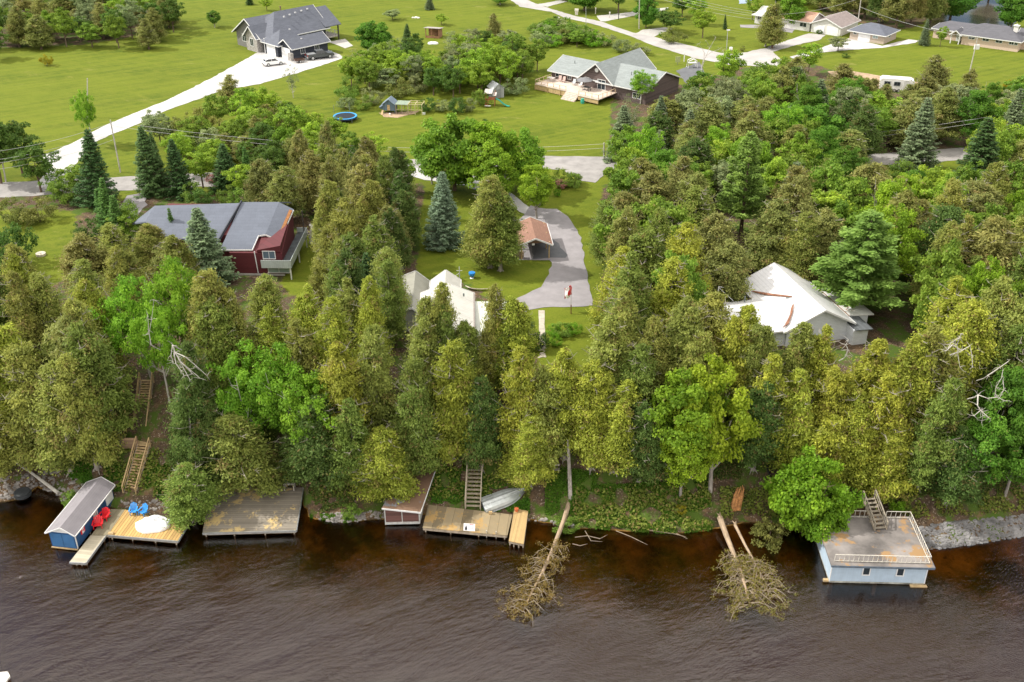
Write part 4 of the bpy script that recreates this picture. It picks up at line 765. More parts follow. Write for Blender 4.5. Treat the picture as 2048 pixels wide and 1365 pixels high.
for i in range(4): w.cbox((.4,-.2-.22*i,1.05-.28*i), .7, .12, .05)
w.build('ladder', rw, t); w = MB(); w.cbox((.6,-1.0,.35), 1.1, .3, .05); w.build('swing_seat', white_trim, t)
# ---------------------------------------------------------------- vehicles
def wheel(t, x, y, r=.34, wd=.24):
    w = MB(); w.lathe([(r*.6,-wd/2),(r,-wd/2),(r,wd/2),(r*.6,wd/2)], 16); o = w.build('wheel', M('tyre', (.02,.02,.02), .8), t); w = MB(); w.lathe([(.03,-wd/2-.01),(r*.62,-wd/2-.01),(r*.62,wd/2+.01),(.03,wd/2+.01)], 12); w.build('rim', grey_metal, o)
    o.rotation_euler = (R(90),0,0); o.location = (x, y, r)
def prof(mb, pts, hw0, hw1=None, mi=0):
    """side outline (x,z) extruded across; hw1 = half width at the top of the outline"""
    hw1 = hw1 or hw0; z0 = min(p[1] for p in pts); z1 = max(p[1] for p in pts); f = lambda z: hw0+(hw1-hw0)*(z-z0)/(z1-z0)
    mb.prism([(x,f(z),z) for x, z in pts], [(x,-f(z),z) for x, z in pts], mi)
def car(label, base, rz):
    p = M('car_paint_white', (.80,.80,.80), .25, .02); t = thing('car', label, 'car', base, rz); w = MB()
    prof(w, [(-2.2,.32),(2.15,.3),(2.2,.55),(2.1,.72),(1.3,.9),(.9,.95),(-2.0,1.0),(-2.22,.85)], .88, .82); w.build('body', p, t, weld=True)
    w = MB(); prof(w, [(-1.95,.98),(.95,.93),(.25,1.38),(-1.2,1.42),(-1.75,1.25)], .80, .62); w.build('windows', glass('car_glass', (.015,.018,.02)), t)
    w = MB(); prof(w, [(.30,1.36),(.1,1.43),(-1.2,1.46),(-1.7,1.32),(-1.6,1.28),(-1.2,1.40),(.2,1.37)], .66, .58); 
    for x0, x1 in ((.95,.28),(-.5,-.55),(-1.95,-1.65)):
        for s in (-1,1): w.tube([(x0,s*.80,.96),(x1,s*.64,1.39)], .04, 5)
    w.build('roof', p, t)
    for x in (-1.35,1.35):
        for y in (-.8,.8): wheel(t, x, y)
    for s in (-1,1): w = MB(); w.cbox((2.13,s*.6,.66), .14, .34, .12); w.build('headlight', M('lamp_clear', (.6,.62,.65), .1), t); w = MB(); w.cbox((-2.17,s*.6,.84), .1, .4, .12); w.build('tail_light', M('lamp_red', (.4,.01,.01), .2), t)
    w = MB(); w.cbox((-2.2,0,.45), .12, 1.7, .2); w.cbox((2.18,0,.42), .12, 1.6, .18); w.build('bumper', M('bumper_dark', (.05,.05,.055), .6), t); return t
def pickup(label, base, rz):
    p = M('truck_paint', (.075,.080,.085), .3, .05); t = thing('pickup_truck', label, 'pickup truck', base, rz); w = MB()
    prof(w, [(-2.9,.5),(2.9,.45),(2.95,.8),(2.8,1.1),(1.4,1.18),(-2.9,1.2)], .98, .94); w.build('body', p, t)
    w = MB(); prof(w, [(-.95,1.18),(1.45,1.15),(.75,1.75),(-.85,1.78)], .9, .72); w.build('windows', glass('car_glass'), t); w = MB(); prof(w, [(.8,1.73),(.7,1.80),(-.8,1.83),(-.9,1.76)], .74, .70)
    for x0, x1 in ((1.42,.78),(.2,.15),(-.93,-.86)):
        for s in (-1,1): w.tube([(x0,s*.88,1.17),(x1,s*.73,1.75)], .05, 5)
    w.build('roof', p, t); w = MB(); w.cbox((-1.95,0,1.23), 1.85, 1.7, .07); w.build('bed_cover', M('bed_cover', (.20,.21,.22), .6), t)
    for x in (-1.85,1.95):
        for y in (-.86,.86): wheel(t, x, y, .42, .28)
    w = MB(); w.cbox((-2.97,0,.62), .16, 1.9, .22); w.cbox((2.97,0,.62), .16, 1.9, .26); w.build('bumper', grey_metal, t)
    for s in (-1,1): w = MB(); w.cbox((2.88,s*.75,.95), .14, .35, .2); w.build('headlight', MATS['lamp_clear'], t); w = MB(); w.cbox((-2.93,s*.85,.95), .08, .2, .35); w.build('tail_light', MATS['lamp_red'], t)
    w = MB()
    for s in (-1,1): w.cbox((1.05,s*1.08,1.28), .12, .22, .18)
    w.build('mirror', p, t); return t
car('white hatchback car parked on the pale gravel drive', P(547,130,8.04), R(30)); pickup('dark grey pickup truck parked along the navy garage wall', P(640,117,8.04), R(28))
t = thing('utility_trailer', 'small low brown utility trailer parked by the garage corner', 'trailer', P(599,125,8.04), R(28)); w = MB(); w.box(-1,1,-.6,.6,.4,.48)
for a in ((-1,1,-.62,-.56),(-1,1,.56,.62),(-1.02,-.96,-.6,.6),(.96,1.02,-.6,.6)): w.box(*a, .42, .75)
w.build('trailer_bed', M('trailer_brown', (.10,.06,.045)), t); w = MB(); w.tube([(1,.4,.42),(2,0,.42),(1,-.4,.42)], .04, 5); w.build('tow_bar', MATS['vent_dark'], t); wheel(t, 0, -.72, .28, .18); wheel(t, 0, .72, .28, .18)
t = thing('travel_trailer', 'white travel trailer half hidden behind dark cedars', 'travel trailer', P(1792,182), R(-16)); cw = M('camper_white', (.80,.80,.78), .35, .04); w = MB()
prof(w, [(-3.2,.5),(3.0,.5),(3.35,1.3),(2.9,2.35),(2.2,2.55),(-2.9,2.55),(-3.3,2.2)], 1.15, 1.1); w.build('body', cw, t)
for x in (-2.4,-.6): window(t, 'S', -1.13, x, 1.35, 1.0, .6, frame=MATS['vent_dark'])
window(t, 'S', -1.13, 1.2, .7, .65, 1.6, pane=cw, name='door')
for x, y in ((-1.2,.2),(1,-.1)): w = MB(); w.cbox((x,y,2.62), .8, .5, .16); w.build('roof_vent', M('vent_light'  , (.5,.5,.52)), t)
wheel(t, -.4, -1.05, .33, .2); wheel(t, .4, -1.05, .33, .2); w = MB(); w.tube([(3,.5,.5),(4.2,0,.5),(3,-.5,.5)], .06, 5); w.build('tow_bar', MATS['vent_dark'], t)
# ================================================================ WATERFRONT
def loc(root, p): return tuple((Matrix.Translation(root.location) @ Matrix.Rotation(root.rotation_euler[2], 4, 'Z')).inverted() @ Vector(p))
# ---- dark blue boathouse
q1 = lambda x, y, h: P(80+x/6.4, 940+y/6.4, h)
o = q1(482,1012,.2); o.z = 0; B1 = thing('boathouse', 'dark blue boathouse with grey shingle gable roof beside the sunny plank dock', 'boathouse', o, R(-8.5))
blu = MB_('boathouse_blue', (.022,.085,.22), .6, 'X', var=.06, groove=.3); wsh = MB_('weathered_shingle', (.23,.215,.235), .17, 'X', var=.10, groove=.25); W_, Lb = 2.55, 7.4
walls(B1, blu, -W_, 0, 0, Lb, .2, 2.05, 2.7, 'y', off=.2); roof(B1, wsh, -W_, 0, 0, Lb, 2.07, 2.78, 'y', ov=.22, th=.09, trim=white_trim, off=.2)
for x in (-W_+.12, -W_/2+.02): panel(B1, 'boat_door', M('door_blue', (.035,.13,.30), .6, .2, 1.), x, x+W_/2-.14, -.05, -.01, .3, 1.85)
w = MB(); w.face([(-W_+.02,-.03,2.05),(0,-.03,2.05),(-W_/2+.2,-.03,2.68)]); w.prism([(-W_+.02,-.06,2.04),(-.02,-.06,2.04),(-W_/2+.2,-.06,2.66)], [(-W_+.02,-.02,2.04),(-.02,-.02,2.04),(-W_/2+.2,-.02,2.66)]); w.build('gable_board', white_trim, B1)
panel(B1, 'sill_beam', wood_gold, -W_-.05, .05, -.12, -.02, .1, .22); panel(B1, 'door', white_trim, .01, .06, 5.9, 7.2, .62, 1.95); window(B1, 'E', 0, 3.55, 1.0, .55, .75, pane=glass('pale_glass'))
panel(B1, 'corner_board', white_trim, .005, .04, -.02, .12, .2, 2.0)
w = MB()
for x in (-2.4,-.15):
    for y in (.2,2.5): w.tube([(x,y,-1.6),(x,y,.3)], .09, 6)
w.build('pile', wood_old, B1)
# flag sign on its side wall
def leaf_poly(s): 
    p = [(0,-.5),(.03,-.22),(.28,-.28),(.22,-.16),(.5,.06),(.42,.1),(.47,.27),(.3,.24),(.27,.31),(.12,.14),(.17,.42),(.08,.37),(0,.52)]; return [(x*s, y*s) for x, y in p]+[(-x*s, y*s) for x, y in reversed(p[1:-1])]
t = thing('flag_sign', 'square red and white maple leaf sign on the blue boathouse wall', 'sign', loc_in(B1, .03, 1.35, 1.35), R(-8.5)); panel(t, 'board', M('flag_red', (.60,.02,.03), .6, .05), 0, .03, -.35, .35, -.3, .3); panel(t, 'white_field', white_trim, .03, .04, -.17, .17, -.3, .3)
w = MB(); w.prism([(.041,a_,b_) for a_, b_ in leaf_poly(.3)], [(.048,a_,b_) for a_, b_ in leaf_poly(.3)]); w.build('leaf_emblem', MATS['flag_red'], t)
# ---- docks
def dock(name, label, pts, z, mat, rz=0., th=.14, skirt=None, edge=None, posts=True, cat='dock', plank=.14):
    """pts: world outline at deck height, first point front-left"""
    o = Vector(pts[0]); o.z = 0; t = thing(name, label, cat, o, rz); lp = [Vector(loc(t, p)) for p in pts]; lp = [Vector((p.x, p.y, z)) for p in lp]
    c = sum(lp, Vector())/len(lp); w = MB(); w.slab(lp, th*.5); w.build('deck_boards', mat, t)
    w = MB()
    for p, q in zip(lp, lp[1:]+lp[:1]): ip, iq = p+(c-p).normalized()*.08, q+(c-q).normalized()*.08; beam(w, ip-Vector((0,0,th*.5+.13)), iq-Vector((0,0,th*.5+.13)), .08, .24)
    w.build('frame', skirt or wood_old, t)
    if edge:
        w = MB(); p, q = lp[0], lp[1]; beam(w, p+Vector((0,-.05,-.08)), q+Vector((0,-.05,-.08)), .08, .22); beam(w, q+Vector((.05,0,-.08)), lp[2]+Vector((.05,0,-.08)), .08, .22); w.build('edge_rail', edge, t)
    if posts:
        w = MB()
        for p in lp:
            ip = p+(c-p).normalized()*.3; w.tube([(ip.x,ip.y,-1.5),(ip.x,ip.y,z-.1)], .07, 6)
        p, q = lp[0], lp[1]
        for s in (.33,.66): r = p+(q-p)*s; w.tube([(r.x,r.y+.15,-1.5),(r.x,r.y+.15,z-.1)], .07, 6)
        w.build('pile', wood_old, t)
    return t
gold_pl = MB_('gold_planks', (.46,.29,.10), .30, 'X', groove=.75, var=.25, gap=.16); grey_pl = MB_('grey_green_planks', (.21,.185,.12), .15, 'X', groove=.5, var=.12, gap=.12); pale_pl = MB_('pale_planks', (.40,.36,.27), .3, 'Y', groove=.5, var=.2, gap=.05)
dock('dock', 'golden plank dock beside the dark blue boathouse holding the white tarp', [q1(870,833,.6), q1(1765,910,.6), q1(1875,725,.6), q1(1090,508,.6)], .6, gold_pl, R(-8.5), edge=alu)
dock('dock', 'narrow grey green plank strip between the blue boathouse and golden dock', [q1(655,830,.6)+Vector((.03,0,0)), q1(868,832,.6), q1(1087,508,.6), q1(905,500,.6)], .59, grey_pl, R(-8.5))
dock('gangway', 'slim pale boarded gangway reaching out in front of the blue boathouse', [q1(380,1185,.45), q1(585,1195,.45), q1(840,845,.45), q1(655,838,.45)], .5, pale_pl, R(-8.5), edge=alu)
# stone landing between boathouse and stairs
t = thing('adirondack_chair', 'bright blue adirondack chair, the left one of the pair on the golden dock', 'chair', (0,0,0), 0, 'blue adirondack chairs on the golden dock')
def adir(t, m_):
    w = MB()
    for i in range(5): w.cbox((0,-.28+.12*i,.38-.035*i), .52, .11, .025)
    w.build('seat', m_, t); w = MB()
    for i in range(5): x = (i-2)*.115; h = .78-.05*abs(i-2)**1.6; w.prism([(x-.05,.22,.26),(x+.05,.22,.26),(x+.05,.25,.26),(x-.05,.25,.26)], [(x*1.18-.052,.22+h*.42,.26+h*.92),(x*1.18+.052,.22+h*.42,.26+h*.92),(x*1.18+.052,.25+h*.42,.26+h*.92),(x*1.18-.052,.25+h*.42,.26+h*.92)])
    w.build('backrest', m_, t)
    for s in (-1,1):
        w = MB(); w.cbox((s*.34,.0,.57), .13, .72, .03); w.build('armrest', m_, t); w = MB(); w.cbox((s*.30,-.28,.28), .04, .1, .56); w.build('leg', m_, t); w = MB(); w.prism([(s*.28-.02,-.3,.3),(s*.28+.02,-.3,.3),(s*.28+.02,.5,0),(s*.28-.02,.5,0)], [(s*.28-.02,-.3,.42),(s*.28+.02,-.3,.42),(s*.28+.02,.5,.1),(s*.28-.02,.5,.1)]); w.build('leg', m_, t)
adir(t, M('chair_blue', (.04,.28,.70), .5, .08)); t.location = q1(1205,560,.6); t.rotation_euler = (0,0,R(8)); dup(t, 'bright blue adirondack chair, the right one of the pair near the tarp', q1(1325,570,.6), R(-22))
t = thing('adirondack_chair', 'red armchair nearer the water, against the blue boathouse wall', 'chair', q1(745,740,.6)+Vector((0,.1,0)), R(12), 'red chairs on the dock'); adir(t, M('chair_red', (.62,.012,.02), .45, .1)); t.scale = (1.25,1.1,1.0); dup(t, 'red armchair farther back, under the small window of the blue boathouse', q1(830,630,.6), R(-8))
# white tarp over a boat-sized mound
def mound(name, label, cat, base, rx, ry, h, mat, rz=0, seed=1, amp=.16):
    t = MB(); n1, n2 = 40, 14; V = []
    for j in range(n2+1):
        s = j/n2; 
        for i in range(n1):
            a = 2*math.pi*i/n1; k = abs(math.cos(a))**.8*math.copysign(1, math.cos(a)); rr = math.sin(min(1, s*1.02)*math.pi/2)**.8; z = h*(1-s**2.6) if s < 1 else 0
            nz = mnoise.noise(Vector((k*2.2+seed, math.sin(a)*2.2, s*2.5))); n3 = mnoise.noise(Vector((math.cos(a)*6, math.sin(a)*6+seed, s*5)))
            V.append((k*rx*rr*(1+.07*nz), math.sin(a)*ry*rr*(1+.07*n3), max(0, z+amp*nz*(s < .97)+amp*.5*n3*(s < .97))))
    for j in range(n2):
        for i in range(n1): k = (i+1) % n1; t.face([V[j*n1+i], V[(j+1)*n1+i], V[(j+1)*n1+k], V[j*n1+k]], [(0,0)]*4)
    o_ = one(t, name, mat, label, cat, smooth=False); import bmesh; bm = bmesh.new(); bm.from_mesh(o_.data); bmesh.ops.remove_doubles(bm, verts=bm.verts, dist=.002); bmesh.ops.recalc_face_normals(bm, faces=bm.faces); bm.to_mesh(o_.data); bm.free(); o_.location = base; o_.rotation_euler = (0,0,rz); return o_
mound('tarp', 'crumpled white tarp thrown over a low oval shape on the golden dock', 'tarp', q1(1455,715,.61), 1.65, 1.15, .55, M('tarp_white', (.78,.79,.82), .55, .06, 3, bmp=.4), R(8), 4, .22)
w = MB(); w.cbox((0,0,.09), .5, .3, .16); w.cbox((0,.0,.185), .3,.2,.03); one(w, 'dock_step', wood_gold, 'small wooden block on the dock corner above the gangway', 'step', base=(0,0,0)).location = q1(910,822,.6)
# ---- wide weathered dock
leaf_gold = (.50,.38,.15)
wd = MB_('weathered_planks', (.205,.18,.145), .32, 'Y', groove=.6, var=.22, gap=.10, spots=((.46,.34,.15), .53, .5))
dock('dock', 'wide weathered grey dock strewn with leaves under the overhanging cedar', [P(405,1066,.6), P(592,1061,.6), P(606,975,.6), P(420,978,.6)], .6, wd, R(0), edge=alu)
w = MB(); w.box(-.55,.55,-.4,.4,.78,.84); 
for x in (-.5,.42):
    for y in (-.35,.27): w.box(x,x+.08,y,y+.08,0,.78)
t = thing('bench_table', 'small grey wooden table on the back edge of the wide dock', 'table', P(580,978,.6), 0); w.build('tabletop', wood_grey, t)
# ---- slanted leaf strewn boathouse and its dock
q2 = lambda x, y, h: P(740+x/6.0235, 900+y/6.0235, h)
o = q2(605,905,0); B2 = thing('boathouse', 'low boathouse with flat roof buried in brown needles and screened front', 'boathouse', o, R(2)); LL = lambda p: loc(B2, p)
rf = [q2(140,702,2.2), q2(608,752,2.2), q2(815,155,2.6), q2(470,150,2.6)]; w = MB(); w.slab([LL(p) for p in rf], .14)
ro = w.build('roof', M('felt_roof_needles', (.20,.21,.235), .85, .3, .8, spots=((.155,.092,.058), .40, .42)), B2); w = MB(); c_ = [Vector(LL(p)) for p in rf]
for a_, b_ in ((0,1),(1,2)): beam(w, c_[a_]+Vector((.02,-.04,-.07)), c_[b_]+Vector((.03,-.03,-.07)), .05, .17)
w.build('fascia', white_trim, ro)
w = MB(); w.box(-3.4,-3.3,-.02,.1,.15,2.05); w.box(-.1,0,-.02,.1,.15,2.05); w.box(-1.75,-1.67,-.02,.1,.4,2.05); w.box(-3.4,0,-.03,.09,.15,.42); w.build('front_frame', M('grey_board_b', (.46,.46,.44), .8), B2)
panel(B2, 'screen', MB_('screen_brown', (.13,.06,.05), .3, 'Z'), -3.3, -.1, .02, .06, .4, 2.03); w = MB(); w.prism([(-.12,.1,.1),(0,.1,.1),(.9,7.4,.1),(.78,7.4,.1)], [(-.12,.1,2.06),(0,.1,2.06),(.9,7.4,2.4),(.78,7.4,2.4)]); w.build('side_wall', MB_('pale_board_wall', (.50,.50,.46), .25, 'Z', var=.08), B2); panel(B2, 'back_wall', wood_old, -3.3, .7, 6.9, 7.0, 0, 2.2); panel(B2, 'side_wall', wood_old, -3.4, -3.32, .1, 6.9, 0, 2.05)
dkm = MB_('patchy_planks', (.235,.185,.11), .9, 'X', groove=.6, var=.45, gap=.04, spots=((.36,.23,.085), .53, .6))
dock('dock', 'patchy brown plank dock below the middle staircase', [q2(632,935,.6), q2(1655,1030,.6), q2(1715,778,.6), q2(700,660,.6)], .58, dkm, R(-6))
dock('dock', 'short projecting pier of golden boards right of the patchy dock', [q2(1672,1100,.7), q2(1850,1135,.7), q2(1905,740,.7), q2(1740,705,.7)], .72, MB_('gold_boards_b', (.42,.29,.13), .12, 'X', groove=.5, var=.2, gap=.1, spots=((.40,.38,.35), .66, .3)), R(-9))
w = MB(); w.lathe([(.14,0),(.2,.3),(.22,.34),(.2,.36)], 12); tpot = one(w, 'flower_pot', M('terracotta', (.55,.13,.04), .8), 'small orange terracotta pot on the projecting pier', 'pot', base=(0,0,0)); tpot.location = q2(1765,740,.74)
t = thing('dock_sign', 'white printed board lying tilted on the edge of the patchy dock', 'sign', q2(1195,975,.6)+Vector((0,-.02,0)), R(-5)); w = MB(); w.prism([(-.55,0,0),(.55,0,0),(.55,.03,0),(-.55,.03,0)], [(-.55,.28,.62),(.55,.28,.62),(.55,.31,.62),(-.55,.31,.62)]); w.build('board', M('sign_white', (.82,.82,.84), .5, .02), t)
def onb(mb, x0, x1, s0, s1): f = lambda x, s, d: (x, .28*s-d, .62*s+d*.4); mb.prism([f(x0,s0,.004),f(x1,s0,.004),f(x1,s1,.004),f(x0,s1,.004)], [f(x0,s0,.014),f(x1,s0,.014),f(x1,s1,.014),f(x0,s1,.014)])
w = MB(); onb(w,-.42,-.2,.1,.5); onb(w,-.36,-.26,.5,.75); w.build('dark_figure', M('print_black', (.02,.02,.03)), t); w = MB(); onb(w,.0,.42,.84,.94); w.build('red_strip', MATS['flag_red'], t); w = MB()
for s in (.62,.5,.38,.26): onb(w,-.08,.44,s,s+.05)
w.build('grey_lines', M('print_grey', (.45,.45,.5)), t)
for i, (x, y, tx) in enumerate([(1405,990,'thin mooring post at the patchy dock edge, the left one'),(1520,1000,'thin mooring post at the patchy dock edge, the right one')]): w = MB(); p = q2(x,y,.5); w.tube([(0,0,-1.2),(0,0,.8)], .05, 6); w.tube([(0,0,.8),(0,0,.84)], .065, 6); one(w, 'mooring_post', wood_grey, tx, 'post', base=(0,0,0)).location = (p.x, p.y-.2, 0)
# ---- upturned aluminium boat
a_ = PG(966,1016); b_ = PG(1040,986); 
t = thing('aluminium_boat', 'upturned bare aluminium rowing boat lying on the grassy bank', 'boat', (a_.x, a_.y, a_.z+.1), math.atan2(b_.y-a_.y, b_.x-a_.x)); LBo = 4.5
def hull(s): wd_ = .95*(1-max(0, (s-.45)/.55)**2.2); return wd_, .62*(1-.25*s*s)
w = MB(); rg = []
for i in range(15):
    s = i/14; wd_, hh = hull(s); wd_ = max(wd_, .02); x = s*LBo; zz = .10*s
    rg.append([(x,-wd_,zz),(x,-wd_*.97,zz+hh*.45),(x,-wd_*.80,zz+hh*.85),(x,-wd_*.25,zz+hh),(x,0,zz+hh+.05),(x,wd_*.25,zz+hh),(x,wd_*.80,zz+hh*.85),(x,wd_*.97,zz+hh*.45),(x,wd_,zz)])
for r0, r1 in zip(rg, rg[1:]):
    for k in range(8): w.face([r0[k+1], r0[k], r1[k], r1[k+1]], [(0,0)]*4)
w.face(rg[0]); w.build('hull', M('boat_alu', (.46,.49,.49), .38, .25, 1.2, metal=.55, bmp=.1), t, smooth=False)
w = MB(); w.tube([(r[0][0], r[0][1]*1.03, r[0][2]) for r in rg], .035, 6); w.tube([(r[8][0], r[8][1]*1.03, r[8][2]) for r in rg], .035, 6); w.build('gunwale', alu, t)
w = MB()
for k in (-.35,.35): w.tube([(r[4][0], r[0][1]*k, r[4][2]-.02) for r in rg[:-1]], .018, 5)
w.tube([(r[4][0], 0, r[4][2]+.01) for r in rg], .028, 5); w.build('keel', alu, t); w = MB(); w.box(-.04,0,-.86,.86,.02,.5); w.build('transom', M('transom_dark', (.12,.14,.17)), t)
t.rotation_euler = (R(14), -math.atan2(b_.z-a_.z, (b_-a_).xy.length)*.8, math.atan2(b_.y-a_.y, b_.x-a_.x)); w = MB(); w.cbox((0,0,.12), .35, .22, .24); w.cbox((0,0,.25), .3, .18, .03); one(w, 'wood_block', wood_gold, 'pale wooden block under the stern of the aluminium boat', 'block', base=(0,0,0)).location = q2(1452,770,.62)
# ---- stairs
def stairs(label, p0, p1, wd_, mat, rails=(1,1), name='staircase', railh=.85, wall=None, n_=None):
    p0 = Vector(p0); p1 = Vector(p1); d = p1-p0; dh = Vector((d.x, d.y, 0)); L = dh.length; rz = math.atan2(d.y, d.x)-math.pi/2; H_ = d.z; n_ = n_ or max(3, int(round(H_/.185)))
    t = thing(name, label, 'stairs', p0, rz); w = MB()
    for i in range(n_): w.box(-wd_/2, wd_/2, L*i/n_, L*i/n_+.25, H_*(i+1)/n_-.045, H_*(i+1)/n_)
    w.build('treads', mat, t); w = MB()
    for s in (-1,1): beam(w, (s*(wd_/2+.03),-.05,-.02), (s*(wd_/2+.03),L,H_-.05), .05, .28)
    w.build('stringer', wood_old, t)
    for s, on in zip((-1,1), rails):
        if on:
            w = MB(); x = s*(wd_/2+.08); beam(w, (x,0,railh+.1), (x,L,H_+railh+.1), .10, .09); beam(w, (x,0,railh*.5+.05), (x,L,H_+railh*.5+.05), .04, .08)
            for k in range(4): y = L*k/3; w.box(x-.05,x+.05,y-.05,y+.05,H_*k/3-.35,H_*k/3+railh+.08)
            w.build('handrail', mat, t)
    return t
def zg(p, up=0): return Vector((p.x, p.y, G(p.x, p.y)+up))
b0 = PG(259,985,.1); b0.z = .75; tp_ = Vector((b0.x+.75, b0.y+4.0, 4.1)); stairs('tan wooden staircase climbing from behind the dark blue boathouse', b0, tp_, 1.25, wood_gold)
t = thing('stair_landing', 'brown board landing at the head of the left wooden staircase', 'landing', (tp_.x-.6, tp_.y+.9, tp_.z), 0); w = MB(); w.box(-1.7,1.3,-.85,.95,-.1,0); w.build('floor', wood_gold, t); w = MB(); w.box(-1.7,.0,-.86,-.8,-.55,.75); w.build('front_boards', MB_('landing_boards', (.33,.22,.14), .25, 'Z'), t); railing(t, [(-1.65,-.8,0),(-1.65,.9,0)], .8, mat=wood_gold)
for x in (-1.5,1.1): panel(t, 'post', wood_old, x, x+.1, -.7, -.6, -3.2, 0)
stairs('upper flight of tan steps above the left landing', (tp_.x-.9, tp_.y+1.9, tp_.z), (tp_.x-.9, tp_.y+6.2, 8.0), 1.2, wood_gold)
b0 = P(430,972,.65); stairs('dark brown steep staircase behind the wide weathered dock', b0, (b0.x+.1, b0.y+8.0, 6.4), 1.5, M('dark_stair', (.12,.085,.065), .9, .3))
b0 = q2(1240,705,.62); stairs('long grey brown staircase behind the patchy dock', b0, (b0.x+.2, b0.y+4.9, 4.3), 1.35, MB_('stair_grey', (.33,.285,.21), .1, 'X', var=.2), n_=15)
stairs('upper flight of grey steps under the cedars in the middle', (b0.x+.55, b0.y+5.8, 4.35), (b0.x+.85, b0.y+9.8, 7.6), 1.2, MATS['stair_grey'], rails=(0,1))
t = thing('stair_roof', 'small pale plank platform at the top of the middle stairs', 'platform', (b0.x+.7, b0.y+10.6, 7.7), 0); w = MB(); w.box(-.9,.9,-.8,1.3,-.12,0); w.build('floor', M('pale_grey_board', (.42,.42,.40)), t); railing(t, [(-.85,-.7,0),(-.85,1.2,0)], .8, mat=wood_grey); railing(t, [(.85,-.7,0),(.85,1.2,0)], .8, mat=wood_grey)
for x in (-.8,.7): panel(t, 'post', wood_old, x, x+.1, -.7, -.6, -1.6, -.12)
# ---- pale blue boathouse
q3 = lambda x, y, h: P(1620+x/6.5, 980+y/6.5, h)
o = q3(248,1195,.15); e_ = q3(1482,1225,.15); o.z = e_.z = 0; an = math.atan2(e_.y-o.y, e_.x-o.x); B3 = thing('boathouse', 'pale blue boathouse with flat deck roof, white railing and two small windows', 'boathouse', o, an); Wb = (e_-o).length
pbm = MB_('pale_blue_siding', (.40,.50,.61), .22, 'X', var=.03, groove=.15); walls(B3, pbm, 0, Wb, 0, 6.3, .25, 2.28)
w = MB(); w.box(.02, Wb-.02, .01, 6.2, .05, .25); w.build('skirting', M('peeling_skirt', (.34,.33,.28), .9, .6, 1.5), B3)
felt = M('grey_felt_leaves', (.185,.168,.16), .85, .62, .30, spots=((.27,.165,.075), .54, .42)); w = MB(); w.box(-.22, Wb+.4, -.45, 6.7, 2.28, 2.48); w.build('roof_deck', felt, B3); w = MB(); w.box(-.22, Wb+.4, -.49, -.45, 2.26, 2.46); w.box(Wb+.4, Wb+.44, -.45, 6.7, 2.26, 2.46); w.build('fascia', M('fascia_slate', (.10,.13,.17), .6), B3)
for f_ in (.335,.69): window(B3, 'S', 0, Wb*f_, 1.12, .55, .82, bars=0)
for x in (0, Wb): w = MB(); w.box(x-.04, x+.04, -.03, .05, .2, 2.26); w.build('corner_board', white_trim, B3)
w = MB(); w.box(Wb-1.3, Wb+.2, -.35, -.05, .02, .12); w.box(-.5,-.05,.0,.3,.1,.3); w.build('sill_beam', wood_gold, B3)
w = MB()
for x in (.3,Wb/2,Wb-.3): w.box(x-.15,x+.15,.2,.5,-1.6,.1)
w.build('pile', wood_old, B3)
def ladder_rail(pts, h=.78):
    w = MB()
    for p, q in zip(pts, pts[1:]):
        p = Vector(p); q = Vector(q); L = (q-p).length; k = int(round(L/.42)); w.tube([p+Vector((0,0,.06)), q+Vector((0,0,.06))], .032, 6); w.tube([p+Vector((0,0,h)), q+Vector((0,0,h))], .032, 6)
        for i in range(k+1): r = p+(q-p)*i/k; w.tube([r, r+Vector((0,0,h))], .026, 5)
    return w.build('railing', M('rail_offwhite', (.55,.52,.46), .7, .15), B3)
z_ = 2.48; ladder_rail([(.15,.1,z_),(Wb+.1,.1,z_),(Wb+.1,6.4,z_),(Wb-2.1,6.4,z_)]); ladder_rail([(Wb-5.9,6.4,z_),(Wb-3.7,6.4,z_)])
b0 = q3(915,520,2.5); stairs('weathered grey stairs landing on the flat boathouse roof', b0, (b0.x-.45, b0.y+3.1, 3.9), 1.05, M('stair_brown', (.24,.21,.165), .9, .35), railh=.7)
# ---- far bottom-left corner dock
w = MB(); pz = [P(-60,1352,.5), P(15,1343,.5), P(20,1352,.5), P(4,1375,.5), P(-60,1390,.5)]; w.slab([tuple(p) for p in pz], .2); one(w, 'dock', MB_('pale_corner_dock', (.62,.58,.5), .3, 'X'), 'pale dock corner poking in at the bottom left of the river', 'dock', base=tuple(P(0,1360,0)))
# ---- red chairs at left edge
t = thing('adirondack_chair', 'bright red chair on the far left bank among the cedars', 'chair', zg(PG(6,757,.0),.02), R(10)); adir(t, MATS['chair_red']); t.scale = (1.1,1.1,1.1); dup(t, 'orange-red chair just right of the far left red chair', zg(PG(34,757)), R(-10))
# ---- flag pole
fp = PG(1142,628); t = thing('flag', 'red and white maple leaf flag on a short brown pole', 'flag', fp, 0); w = MB(); w.tube([(0,0,0),(-.02,0,1.2)], .07, 6); w.build('post', M('pole_brown', (.16,.07,.03)), t); w = MB(); w.tube([(-.02,0,1.2),(-.1,0,3.6)], .03, 6); w.build('pole', grey_metal, t)
w = MB(); nx_, nz_ = 18, 8
def fl(i, j): u = i/nx_; v = j/nz_; return (-.1-.62*u-.12*math.sin(u*9), .12*math.sin(u*14+v*2)+.05*math.sin(v*7), 3.5-1.15*v*(.9)-1.0*u*(.55+.2*v))
for i in range(nx_):
    for j in range(nz_):
        u = (i+.5)/nx_; v = (j+.5)/nz_; r_ = math.hypot((u-.5)*2, v-.5); mi = 0 if (u < .25 or u > .75 or (r_ < .26 and abs(math.sin(3*math.atan2(v-.5, u-.5)))*.14+.12 > r_)) else 1
        w.face([fl(i,j), fl(i,j+1), fl(i+1,j+1), fl(i+1,j)], [(0,0)]*4, mi)
